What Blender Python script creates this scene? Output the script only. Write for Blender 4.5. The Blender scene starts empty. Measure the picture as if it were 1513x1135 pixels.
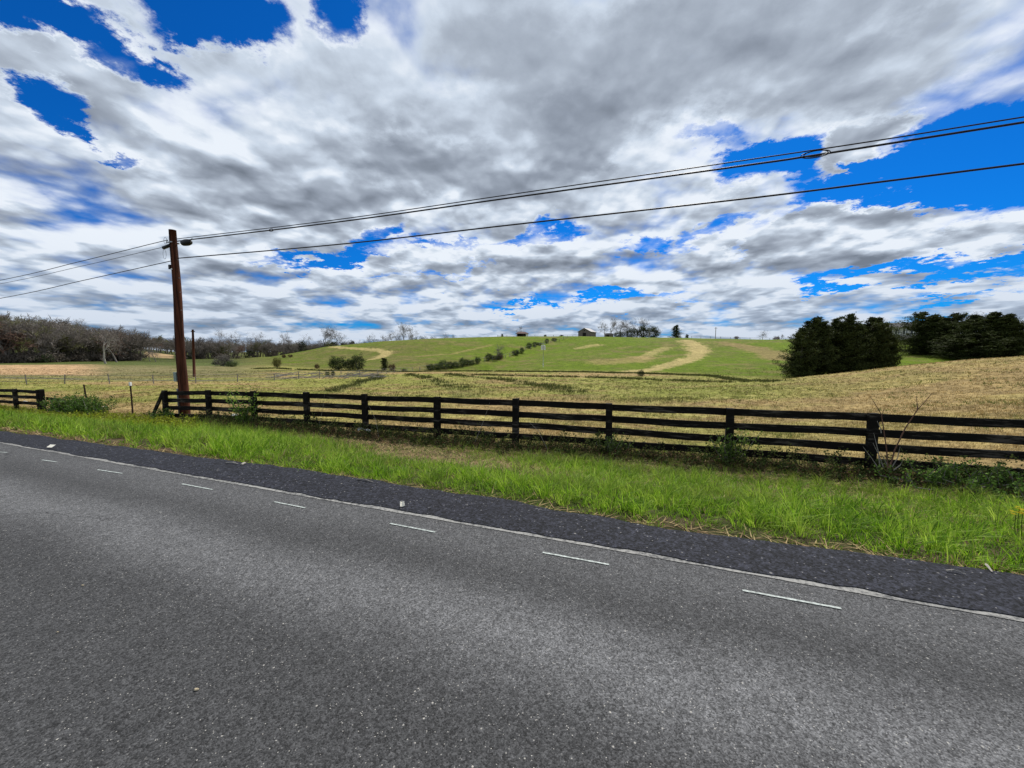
import bpy, math
import numpy as np
from math import radians as R, tan, atan, sin, cos, pi
from mathutils import Vector, Matrix

C = bpy.context.scene.collection
rng = np.random.default_rng(7)

# ---------------------------------------------------------------- camera frame
F, CX, CY, PIT, H0 = 568.0, 756.5, 567.5, R(5), 1.6
K = 0.37                              # the road runs along (1,-K)
KN = math.hypot(1, K)

def slope(py): return tan(atan((CY - py) / F) - PIT)
def zpx(Y, py): return H0 + Y * slope(py)
def pw(px, py, Y):
    z = zpx(Y, py)
    return Vector(((px - CX) / F * (Y * cos(PIT) - (z - H0) * sin(PIT)), Y, z))
def xpx(px, Y, z=H0): return (px - CX) / F * (Y * cos(PIT) - (z - H0) * sin(PIT))
def ray(px, py):
    u, v = (px - CX) / F, (CY - py) / F
    return Vector((u, cos(PIT) + v * sin(PIT), -sin(PIT) + v * cos(PIT)))
def on_road(px, py, z=0.0):
    d = ray(px, py); t = (z - H0) / d.z
    return Vector((d.x * t, d.y * t, z))
def on_line(px, py, Yc):              # ray meets the vertical plane x*K + y = Yc
    d = ray(px, py); t = Yc / (d.y + K * d.x)
    return Vector((d.x * t, d.y * t, H0 + d.z * t))
def ns(x, y): return (x * K + y) / KN, (x - K * y) / KN      # across, along the road
def xy(n, s): return (n * K + s) / KN, (n - K * s) / KN

# ---------------------------------------------------------------- value noise
def _hash(ix, iy, seed):
    h = (ix.astype(np.int64) * 374761393 + iy.astype(np.int64) * 668265263 + seed * 974711) & 0x7fffffff
    h = ((h ^ (h >> 13)) * 1274126177) & 0x7fffffff
    return ((h ^ (h >> 16)) & 0xffff) / 65535.0
def vnoise(x, y, seed=0):
    x = np.asarray(x, float); y = np.asarray(y, float)
    ix, iy = np.floor(x), np.floor(y); fx, fy = x - ix, y - iy
    fx = fx * fx * (3 - 2 * fx); fy = fy * fy * (3 - 2 * fy)
    a = _hash(ix, iy, seed); b = _hash(ix + 1, iy, seed); c = _hash(ix, iy + 1, seed); d = _hash(ix + 1, iy + 1, seed)
    return (a * (1 - fx) + b * fx) * (1 - fy) + (c * (1 - fx) + d * fx) * fy
def fbm(x, y, seed=0, o=4):
    t = 0; a = .5; s = 0
    for i in range(o):
        t = t + a * vnoise(np.asarray(x) * 2 ** i, np.asarray(y) * 2 ** i, seed + i * 17); s += a; a *= .5
    return t / s
def sst(a, b, x):
    t = np.clip((x - a) / (b - a), 0, 1); return t * t * (3 - 2 * t)

# ---------------------------------------------------------------- terrain
# feature rows (depth, height) for columns of the view; lofted into one height field
def zz(Y, py): return Y, zpx(Y, py)
COLS = [
 (-300, (25,-1.6),(45,-1.9),(95,-1.9),(108,-1.9),(260,14.5),(420,15)),
 (0,    (30,-1.5),(48,-1.8),(95,-1.9),(108,-1.8),(260,13.0),(420,13)),
 (60,   (30,-1.5),(48,-1.8),(95,-1.9),(112,-1.8),(260,11.5),(420,12)),
 (130,  (28,-1.4),(45,-1.8),(95,-1.9),(125,-1.9),(260,6.5),(420,7)),
 (200,  (27,-1.35),(45,-1.8),(95,-1.95),(135,-2.0),(260,2.5),(420,4)),
 (260,  (26,-1.3),(45,-1.8),(95,-2.0),(150,-2.2),(250,-1.2),(420,0)),
 (350,  (26,-1.3),(42,-1.8),(95,-2.05),(150,-2.5),(230,-2.5),(420,-2)),
 (400,  (26,-1.3),(42,-1.8),zz(92,540),zz(115,534),zz(150,528),(300,-5)),
 (480,  (25,-1.3),(42,-1.8),zz(82,546),zz(110,530),zz(150,513),(290,-5)),
 (560,  (25,-1.3),(40,-1.75),zz(74,548),zz(105,526),zz(155,505),(280,-4)),
 (640,  (25,-1.25),(40,-1.7),zz(70,548),zz(104,523),zz(168,500.5),(280,-3)),
 (740,  (25,-1.2),(40,-1.7),zz(70,548.5),zz(104,522),zz(178,498),(290,-2)),
 (860,  (25,-1.2),(40,-1.7),zz(68,549),zz(102,522),zz(180,497.5),(290,-2)),
 (1000, (24,-1.15),(39,-1.65),zz(62,552),zz(95,525),zz(176,500),(280,-2)),
 (1080, (24,-1.1),(38,-1.6),zz(56,556),zz(90,528),zz(172,501.5),(280,-2)),
 (1140, (23,-1.05),(38,-1.5),zz(52,560),zz(88,529),zz(168,502.5),(280,-2)),
 (1250, (20,-.95),zz(37,552),(54,-2.0),zz(86,527),zz(160,499),(280,-1)),
 (1350, (18,-.75),zz(36,540),(58,-1.4),zz(84,523),zz(150,496),(280,0)),
 (1430, (17,-.6),zz(36,532.5),(60,-.9),zz(84,519),zz(146,494),(280,0)),
 (1513, (16,-.45),zz(36,527),(62,-.3),zz(84,516),zz(140,492),(280,1)),
 (1900, (14,-.3),zz(34,520),(66,.8),zz(84,511),zz(140,488),(280,1)),
]
_az = np.array([math.atan((c[0] - CX) / F) for c in COLS])
_Y = np.array([[e[0] for e in c[1:]] + [1500, 9000] for c in COLS], float)
_z = np.array([[e[1] for e in c[1:]] + [-12, -30] for c in COLS], float)
_r = _Y / np.cos(_az)[:, None]
_AZ = np.radians(np.arange(-80, 81, .25))
def _smooth(tab):
    out = np.stack([np.interp(_AZ, _az, tab[:, j]) for j in range(tab.shape[1])], 1)
    k = np.exp(-np.linspace(-2, 2, 9) ** 2); k /= k.sum()
    p = np.pad(out, ((4, 4), (0, 0)), 'edge')
    return sum(k[i] * p[i:i + len(out)] for i in range(9))
_LR, _LZ = _smooth(np.log(_r)), _smooth(_z)
def fence_ground(s): return np.interp(s, [-60, -27, -15, 0, 10, 60], [-1.9, -1.38, -1.02, -.84, -.74, -.6])
def polydist(x, y, P):
    d = np.full(len(x), 1e9)
    for a, b in zip(P[:-1], P[1:]):
        ax, ay, bx, by = a.x, a.y, b.x, b.y; L = (bx-ax)**2 + (by-ay)**2 + 1e-9
        t = np.clip(((x-ax)*(bx-ax) + (y-ay)*(by-ay)) / L, 0, 1)
        d = np.minimum(d, np.hypot(x-ax-t*(bx-ax), y-ay-t*(by-ay)))
    return d
FOLD = None
def gz(x, y):
    x = np.atleast_1d(np.asarray(x, float)); y = np.atleast_1d(np.asarray(y, float))
    n, s = ns(x, y); r = np.hypot(x, y) + 1e-6; az = np.clip(np.arctan2(x, y), R(-80), R(80))
    fi = (az - _AZ[0]) / (R(.25)); i0 = np.clip(fi.astype(int), 0, len(_AZ) - 2); w = np.clip(fi - i0, 0, 1)[:, None]
    lr = _LR[i0] * (1 - w) + _LR[i0 + 1] * w; lz = _LZ[i0] * (1 - w) + _LZ[i0 + 1] * w
    q = np.clip(np.log(r), lr[:, 0], lr[:, -1] - 1e-6)
    j = np.clip((lr <= q[:, None]).sum(1) - 1, 0, lr.shape[1] - 2); a = np.arange(len(q))
    m = np.zeros_like(lz); d = (lz[:, 1:] - lz[:, :-1]) / (lr[:, 1:] - lr[:, :-1])
    same = (d[:, 1:] * d[:, :-1]) > 0
    m[:, 1:-1] = np.where(same, 2 * d[:, 1:] * d[:, :-1] / (d[:, 1:] + d[:, :-1] + 1e-12), 0)
    hh = lr[a, j + 1] - lr[a, j]; t = (q - lr[a, j]) / hh
    far = (2*t**3-3*t**2+1)*lz[a, j] + (t**3-2*t**2+t)*hh*m[a, j] + (-2*t**3+3*t**2)*lz[a, j+1] + (t**3-t**2)*hh*m[a, j+1]
    fg = fence_ground(s)
    und = (fbm(x * .12, y * .12, 3, 3) - .5) * .25 * sst(12, 30, r) + (fbm(x * .9, y * .9, 5, 2) - .5) * .06 * sst(3.9, 6, n)
    und = und + (fbm(x*.03, y*.03, 9, 2) - .5) * 1.2 * sst(70, 130, r) * (1 - sst(135, 160, r))
    w2 = sst(9.4, 18, n)
    z = fg * (1 - w2) + far * w2
    ve = -.03 + (fg + .03) * sst(3.2, 8.6, n)
    z = np.where(n < 9.4, ve, z)
    z = np.where(n < 3.5, -.05, z)
    z = np.where(n < -6.5, -.05 - .5 * sst(-6.5, -11, n), z)
    if FOLD is not None:
        k = (r > 60) & (r < 230) & (np.abs(x) < 70)
        if k.any():
            q_ = polydist(x[k], y[k], FOLD); z = z.copy(); z[k] -= 1.5 * np.exp(-(q_ / 8) ** 2) * sst(66, 85, y[k]) * (1 - sst(150, 174, y[k]))
    return z + np.where(n > 3.6, und, 0)
def gz1(x, y): return float(gz(x, y)[0])
def hit(px, py, tmin=6):              # where the sight line through a pixel meets the land
    d = ray(px, py); t = np.geomspace(tmin, 500, 3000)
    g = gz(d.x * t, d.y * t); below = (H0 + d.z * t) < g
    i = int(np.argmax(below)) if below.any() else len(t) - 1
    return Vector((d.x * t[i], d.y * t[i], float(g[i])))

FOLD = [hit(a, b) for a, b in ((628, 548), (690, 541), (745, 530), (775, 518), (815, 506), (838, 500))]
# ---------------------------------------------------------------- objects
def mesh(name, V, Fc, col=None, smooth=False):
    me = bpy.data.meshes.new(name)
    V = np.asarray(V, np.float32)
    if isinstance(Fc, np.ndarray):
        k = Fc.shape[1]; n = len(Fc)
        me.vertices.add(len(V)); me.vertices.foreach_set('co', V.ravel())
        me.loops.add(n * k); me.loops.foreach_set('vertex_index', Fc.astype(np.int32).ravel())
        me.polygons.add(n); me.polygons.foreach_set('loop_start', (np.arange(n) * k).astype(np.int32))
        me.update(calc_edges=True)
    else:
        me.from_pydata([tuple(map(float, v)) for v in V], [], [tuple(int(i) for i in f) for f in Fc])
        me.update()
    if col is not None:
        at = me.color_attributes.new('Col', 'FLOAT_COLOR', 'POINT')
        c4 = np.ones((len(V), 4), np.float32); c4[:, :3] = col; at.data.foreach_set('color', c4.ravel())
    if smooth: me.polygons.foreach_set('use_smooth', np.ones(len(me.polygons), bool))
    return me
def link(name, me, mat, parent=None):
    o = bpy.data.objects.new(name, me); C.objects.link(o)
    if mat is not None: me.materials.clear(); me.materials.append(mat)
    if parent is not None: o.parent = parent
    return o
def tag(o, label=None, cat=None, group=None, kind=None):
    if label: o['label'] = label
    if cat: o['category'] = cat
    if group: o['group'] = group
    if kind: o['kind'] = kind
    return o
def thing(name, label, cat, loc=(0, 0, 0), rz=0, group=None, sc=1):
    o = bpy.data.objects.new(name, None); C.objects.link(o); o.empty_display_size = .2
    o.location = loc; o.rotation_euler = (0, 0, rz); o.scale = (sc, sc, sc) if not isinstance(sc, tuple) else sc
    return tag(o, label, cat, group)
def dup(src, label, loc, rz=0, sc=1, group=None, name=None):
    r = src.copy(); C.objects.link(r); r.location = loc; r.rotation_euler = (0, 0, rz)
    if name: r.name = name
    r.scale = (sc, sc, sc) if not isinstance(sc, tuple) else sc; r['label'] = label
    if group: r['group'] = group
    elif 'group' in r: del r['group']
    for ch in src.children:
        c = ch.copy(); C.objects.link(c); c.parent = r
        for g in ch.children:
            d = g.copy(); C.objects.link(d); d.parent = c
    return r

class MB:
    def __init__(s): s.v = []; s.f = []
    def add(s, V, Fs):
        b = len(s.v); s.v += [tuple(v) for v in V]; s.f += [tuple(i + b for i in f) for f in Fs]; return s
    def box(s, c, size, M=None, jit=0):
        hx, hy, hz = size[0] / 2, size[1] / 2, size[2] / 2
        P = [Vector((a * hx, b * hy, d * hz)) for d in (-1, 1) for a, b in ((-1, -1), (1, -1), (1, 1), (-1, 1))]
        if jit: P = [p + Vector(rng.normal(0, jit, 3)) for p in P]
        if M is not None: P = [M @ p for p in P]
        P = [p + Vector(c) for p in P]
        return s.add(P, [(3, 2, 1, 0), (4, 5, 6, 7), (0, 1, 5, 4), (1, 2, 6, 5), (2, 3, 7, 6), (3, 0, 4, 7)])
    def tube(s, pts, rad, k=8, cap=True):
        pts = [Vector(p) for p in pts]; n = len(pts); rad = [rad] * n if not hasattr(rad, '__len__') else rad
        rings = []
        for i, p in enumerate(pts):
            d = (pts[min(i + 1, n - 1)] - pts[max(i - 1, 0)]).normalized()
            a = d.cross(Vector((0, 0, 1)) if abs(d.z) < .9 else Vector((1, 0, 0))).normalized(); b = d.cross(a)
            rings.append([p + (a * cos(2 * pi * j / k) + b * sin(2 * pi * j / k)) * rad[i] for j in range(k)])
        Fs = [(i * k + j, i * k + (j + 1) % k, (i + 1) * k + (j + 1) % k, (i + 1) * k + j) for i in range(n - 1) for j in range(k)]
        if cap: Fs += [tuple(range(k)), tuple((n - 1) * k + j for j in reversed(range(k)))]
        return s.add([q for r_ in rings for q in r_], Fs)
    def build(s, name, mat, parent=None, smooth=False):
        return link(name, mesh(name, np.array(s.v), s.f, smooth=smooth), mat, parent)

# ---------------------------------------------------------------- materials
def nt(name):
    m = bpy.data.materials.new(name); m.use_nodes = True
    t = m.node_tree; t.nodes.clear(); return m, t
class N:
    def __init__(s, t): s.t = t
    def __call__(s, typ, ins=None, **kw):
        n = s.t.nodes.new(typ)
        for k, v in kw.items(): setattr(n, k, v)
        if ins:
            for k, v in ins.items():
                sk = n.inputs[k]
                if isinstance(v, bpy.types.NodeSocket): s.t.links.new(v, sk)
                else: sk.default_value = v
        return n
    def math(s, op, a, b=0.0, c=None, clamp=False):
        i = {0: a, 1: b}
        if c is not None: i[2] = c
        return s('ShaderNodeMath', i, operation=op, use_clamp=clamp).outputs[0]
    def rng(s, v, a, b, c=0.0, d=1.0, smooth=True):
        return s('ShaderNodeMapRange', {0: v, 1: a, 2: b, 3: c, 4: d}, interpolation_type='SMOOTHSTEP' if smooth else 'LINEAR').outputs[0]
    def mix(s, f, a, b, bt='MIX'):
        return s('ShaderNodeMix', {0: f, 6: a, 7: b}, data_type='RGBA', blend_type=bt).outputs[2]
    def noise(s, vec, scale, detail=4, rough=.55, dist=0.0):
        return s('ShaderNodeTexNoise', {'Vector': vec, 'Scale': scale, 'Detail': detail, 'Roughness': rough, 'Distortion': dist}).outputs[0]
    def vor(s, vec, scale, out=0, feat='F1'):
        return s('ShaderNodeTexVoronoi', {'Vector': vec, 'Scale': scale}, feature=feat).outputs[out]
def c4(c): return (c[0], c[1], c[2], 1)
def basic(name, col, rough=.8, var=.35, scale=6.0, metal=0.0, stretch=(1, 1, 1), bump=.0, spec=.3, coord='Object'):
    m, t = nt(name); n = N(t)
    tc = n('ShaderNodeTexCoord').outputs[coord]
    mp = n('ShaderNodeMapping', {0: tc, 3: stretch}).outputs[0]
    f = n.noise(mp, scale, 6, .6)
    a = tuple(x * (1 - var) for x in col); b = tuple(min(1, x * (1 + var)) for x in col)
    cl = n.mix(n.rng(f, .3, .7), c4(a), c4(b))
    p = n('ShaderNodeBsdfPrincipled', {'Base Color': cl, 'Roughness': rough, 'Metallic': metal, 'Specular IOR Level': spec})
    if bump:
        bn = n('ShaderNodeBump', {'Strength': bump, 'Distance': .01, 'Height': n.noise(mp, scale * 4, 5, .65)})
        t.links.new(bn.outputs[0], p.inputs['Normal'])
    t.links.new(p.outputs[0], n('ShaderNodeOutputMaterial').inputs[0]); return m
def leafy(name, col=None, trans=.35, var=.3, scale=8.0, rough=.6, spec=.25):
    """foliage: colour from the Col attribute, or one colour varied by noise"""
    m, t = nt(name); n = N(t)
    if col is None: cl = n('ShaderNodeVertexColor', layer_name='Col').outputs[0]
    else:
        f = n.noise(n('ShaderNodeTexCoord').outputs['Object'], scale, 3, .6)
        cl = n.mix(n.rng(f, .3, .7), c4([x * (1 - var) for x in col]), c4([x * (1 + var) for x in col]))
    p = n('ShaderNodeBsdfPrincipled', {'Base Color': cl, 'Roughness': rough, 'Specular IOR Level': spec})
    tr = n('ShaderNodeBsdfTranslucent', {'Color': cl})
    mx = n('ShaderNodeMixShader', {0: trans, 1: p.outputs[0], 2: tr.outputs[0]})
    t.links.new(mx.outputs[0], n('ShaderNodeOutputMaterial').inputs[0]); return m

M = {}
M['blade'] = leafy('grass_blades', None, .46, rough=.6, spec=.18)
M['dry'] = leafy('dry_plants', None, .2, rough=.8, spec=.1)
M['cedar'] = leafy('cedar_needles', (.043, .055, .015), .15, .55, .9, .8, .1)
M['pine'] = leafy('evergreen_needles', (.030, .046, .014), .1, .4, 1.2, .8, .1)
M['bush'] = leafy('bush_leaves', (.05, .075, .018), .2, .4, 1.5, .7, .2)
M['weed'] = leafy('weed_leaves', (.055, .085, .022), .3, .5, 6, .6, .25)
M['fresh'] = leafy('fresh_leaves', (.07, .13, .02), .35, .35, 4, .6, .25)
M['bark'] = basic('grey_bark', (.16, .145, .13), .95, .3, 3, stretch=(1, 1, .2), spec=.1)
M['palebark'] = basic('pale_bark', (.34, .31, .27), .9, .3, 2, spec=.1)
M['twig'] = basic('twigs', (.20, .175, .16), .95, .3, 1, spec=.1)
M['redtwig'] = basic('red_twigs', (.12, .065, .048), .95, .3, 1, spec=.1)
M['board'] = basic('black_fence_paint', (.0105, .0092, .0078), .9, .85, 5, stretch=(.25, 1, 3), bump=.5, spec=.08)
m, t = nt('weathered_black_paint'); n = N(t)
mp = n('ShaderNodeMapping', {0: n('ShaderNodeTexCoord').outputs['Object'], 3: (.35, .6, 3.2)}).outputs[0]
fa_ = n.noise(mp, 7, 7, .7); fb_ = n.noise(mp, 1.4, 4, .6)
cl = n.mix(n.rng(n.math('ADD', n.math('MULTIPLY', fa_, .6), n.math('MULTIPLY', fb_, .5)), .56, .68), (.0095, .0085, .0075, 1), (.075, .066, .056, 1))
bn = n('ShaderNodeBump', {'Strength': .6, 'Distance': .008, 'Height': n.noise(mp, 26, 5, .7)})
p = n('ShaderNodeBsdfPrincipled', {'Base Color': cl, 'Roughness': .92, 'Specular IOR Level': .08, 'Normal': bn.outputs[0]})
t.links.new(p.outputs[0], n('ShaderNodeOutputMaterial').inputs[0]); M['board'] = m
M['pole'] = basic('creosoted_pole', (.062, .021, .011), .85, .75, 6, stretch=(2.5, 2.5, .12), bump=.8, spec=.15)
M['rust'] = basic('rusty_steel', (.06, .035, .022), .8, .4, 20)
M['black'] = basic('black_rubber', (.012, .012, .014), .55, .2, 10)
M['steel'] = basic('galvanised_steel', (.35, .36, .37), .45, .2, 12, metal=.6)
M['greybox'] = basic('meter_box_paint', (.24, .30, .28), .5, .12, 8)
M['white'] = basic('white_paint', (.75, .75, .72), .6, .08, 6)
M['paper'] = basic('litter_paper', (.82, .78, .66), .7, .06, 20)
M['plastic'] = basic('white_plastic', (.80, .80, .78), .4, .06, 20)
M['wood'] = basic('weathered_boards', (.17, .14, .125), .9, .35, 2.2, stretch=(4, 4, .3), bump=.3)
M['roof'] = basic('grey_metal_roof', (.26, .25, .25), .5, .2, 1.5, stretch=(1, 6, 1), metal=.2)
M['darkroof'] = basic('dark_shingles', (.045, .045, .05), .85, .25, 4)
M['redroof'] = basic('dark_red_roof', (.07, .03, .025), .8, .3, 2)
M['dark'] = basic('dark_opening', (.012, .011, .010), .9, .2, 2)
M['glass'] = basic('window_glass', (.04, .05, .06), .1, .1, 2, spec=.6)
M['greywood'] = basic('grey_weathered_wood', (.22, .20, .18), .9, .3, 6, stretch=(.4, 1, 2))
M['flower'] = leafy('yellow_petals', (.75, .60, .02), .3, .1, 5)

# ---------------------------------------------------------------- ground sheet
def pts(*pp): return [hit(a, b) for a, b in pp]
def project(x, y, z):
    dep = y * cos(PIT) - (z - H0) * sin(PIT); up = y * sin(PIT) + (z - H0) * cos(PIT)
    dep = np.where(dep > .1, dep, 1e9); return CX + F * x / dep, CY - F * up / dep
TAN = np.array([.30, .215, .092]); STRAW = np.array([.37, .295, .12]); OLIVE = np.array([.165, .172, .036])
GREEN = np.array([.100, .150, .004]); DGREEN = np.array([.055, .065, .018]); SOIL = np.array([.10, .07, .045])
STREAKS = [  # (pixel polyline on the land, half width in m, colour, strength)
 (pts((489,512.5),(520,515),(556,517),(572,521),(560,529),(545,532)), 1.5, STRAW, .85),
 (pts((620,527),(668,523),(700,516),(725,510)), .9, TAN, .5),
 (pts((1014,503),(1024,508),(1033,518),(1028,527),(1003,536),(960,547),(935,549)), 1.9, STRAW, .9),
 (pts((1014,504),(1026,510),(1032,518)), 3.2, STRAW, .8),
 (pts((857,515),(880,510)), 2.0, STRAW, .6), (pts((945,530),(965,522),(985,514)), 1.6, STRAW, .6),
 (pts((890,536),(930,533),(955,528)), 3.5, TAN, .55),
 (pts((1075,507),(1110,514),(1140,523),(1160,531)), 4.0, TAN*.8, .75),
 (pts((560,549),(620,549),(700,549),(840,550),(950,552),(1050,556),(1150,563)), .8, DGREEN, .8),
 (pts((700,553),(840,556),(960,560),(1100,564)), .7, DGREEN, .5),
 (pts((485,579),(520,570),(548,561),(560,555)), .8, DGREEN*1.6, .5),
 (pts((600,552),(640,560),(675,575),(690,586)), .8, DGREEN*1.6, .4),
 (pts((655,552),(740,560),(800,570),(860,586)), 1.2, DGREEN*1.8, .3),
 (pts((1290,551),(1320,548),(1360,552)), 1.0, OLIVE, .3),
 (pts((0,558),(100,560),(250,562),(380,562),(500,556),(600,549)), .9, np.array([.12,.11,.08]), .8),
 (pts((400,548),(470,547),(560,549)), 2.2, DGREEN, .6),
]
def land_colour(x, y, z):
    px, py = project(x, y, z); n, s = ns(x, y); r = np.hypot(x, y); az = np.arctan2(x, y)
    f1 = fbm(x * .06, y * .16, 21, 4); f2 = fbm(x * .35, y * .5, 22, 4); f3 = fbm(x * 1.7, y * 2.2, 23, 3)
    rC = np.exp(np.interp(az, _AZ, _LR[:, 2]))
    def L(a, b, t): return a * (1 - t[:, None]) + b * t[:, None]
    field = L(np.tile(TAN * 1.02, (len(x), 1)), OLIVE * 1.25, sst(.40, .56, .62 * f1 + .26 * f2 + .12 * f3))
    field = L(field, STRAW, .45 * sst(.5, .7, f3 * .5 + f2 * .5))
    knoll = sst(1080, 1260, px) * (1 - sst(50, 54, y)); field = L(field, TAN * (.9 + .3 * f3)[:, None], .55 * knoll)
    hill = L(np.tile(GREEN, (len(x), 1)), OLIVE * .72, .8 * sst(.42, .68, .5 * f1 + .5 * f2))
    hill = L(hill, np.array([.135, .12, .040]), .75 * sst(760, 560, px) * sst(170, 110, y) * sst(.35, .6, .3 + f2 * .5))
    hill = L(hill, TAN * .65, .4 * sst(.55, .72, f2 * .6 + f1 * .4))
    hillw = sst(.96, 1.08, r / rC) * sst(330, 420, px)
    c = L(field, hill, hillw)
    # the low meadow on the left
    mead = sst(440, 330, px) * sst(40, 56, y)
    mc = L(np.tile(np.array([.125, .125, .042]), (len(x), 1)), np.array([.19, .165, .075]), sst(.38, .62, .5 * f1 + .5 * f2))
    mc = L(mc, np.array([.085, .105, .028]), sst(82, 95, y))
    mc = L(mc, DGREEN, sst(108, 125, y) * .7)
    c = L(c, mc, mead)
    gold = sst(175, 95, px - 8 * (f2 - .5) * 6) * sst(50, 55, y) * (1 - sst(88, 92, y)); c = L(c, np.array([.43, .28, .15]) * (.85 + .3 * f3)[:, None], gold * .95)
    fb = sst(212, 216, px) * (1 - sst(254, 258, px)) * sst(165, 180, y) * (y < 230); c = L(c, np.array([.33, .23, .12]), fb)
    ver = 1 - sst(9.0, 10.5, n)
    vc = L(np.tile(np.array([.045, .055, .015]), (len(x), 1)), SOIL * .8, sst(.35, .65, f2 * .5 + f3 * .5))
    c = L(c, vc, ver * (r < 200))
    inn = (r < 330) & (px > -100) & (px < 1650)
    for P, w, colr, st in STREAKS:
        d = polydist(x[inn], y[inn], P); wob = w * (.7 + .8 * f2[inn]) * (.5 + f3[inn])
        a = np.zeros(len(x)); a[inn] = st * (1 - sst(wob * .55, wob * 1.25, d)); c = L(c, colr, a)
    return c * (.72 + .56 * f3)[:, None] * (.85 + .3 * f2)[:, None]

def grid(us, rs):
    A, Rr = np.meshgrid(us, rs); x = (Rr * np.sin(A)).ravel(); y = (Rr * np.cos(A)).ravel()
    return x, y
azs = np.concatenate([np.radians(np.linspace(-61, 61, 820)), np.radians(np.linspace(64, 296, 70)), [np.radians(299)]])
rs = np.geomspace(2.6, 9000, 640)
x, y = grid(azs, rs); z = gz(x, y); na, nr = len(azs), len(rs)
I, J = np.meshgrid(np.arange(nr - 1), np.arange(na), indexing='ij'); J2 = (J + 1) % na
Fq = np.stack([I * na + J, I * na + J2, (I + 1) * na + J2, (I + 1) * na + J], -1).reshape(-1, 4)
col = land_colour(x, y, z)
V = np.stack([x, y, z], 1)
V = np.vstack([V, [[0, 0, -.05]]]); col = np.vstack([col, [[.1, .08, .05]]])
Fl = np.stack([np.arange(na), np.full(na, len(V) - 1), np.full(na, len(V) - 1), (np.arange(na) + 1) % na], 1)
me = mesh('ground', V, Fq[:, ::-1], col, True)
m, t = nt('land'); n = N(t)
pos = n('ShaderNodeTexCoord').outputs['Object']; vc = n('ShaderNodeVertexColor', layer_name='Col').outputs[0]
st = n('ShaderNodeMapping', {0: pos, 3: (1, 1.6, 1)}).outputs[0]
a = n.noise(st, 3.2, 6, .7); b = n.noise(st, .55, 5, .65)
k = n.math('ADD', n.math('MULTIPLY', n.rng(a, .28, .72, .55, 1.4), 1.0), n.rng(b, .3, .7, -.16, .16))
cl = n.mix(1.0, vc, n('ShaderNodeCombineColor', {0: k, 1: k, 2: k}).outputs[0], 'MULTIPLY')
bp = n('ShaderNodeBump', {'Strength': .8, 'Distance': .12, 'Height': n.math('ADD', a, n.noise(pos, 14, 3, .6))})
p = n('ShaderNodeBsdfPrincipled', {'Base Color': cl, 'Roughness': .95, 'Specular IOR Level': .08, 'Normal': bp.outputs[0]})
t.links.new(p.outputs[0], n('ShaderNodeOutputMaterial').inputs[0]); M['land'] = m
tag(link('ground', me, m), kind='structure')

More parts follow.
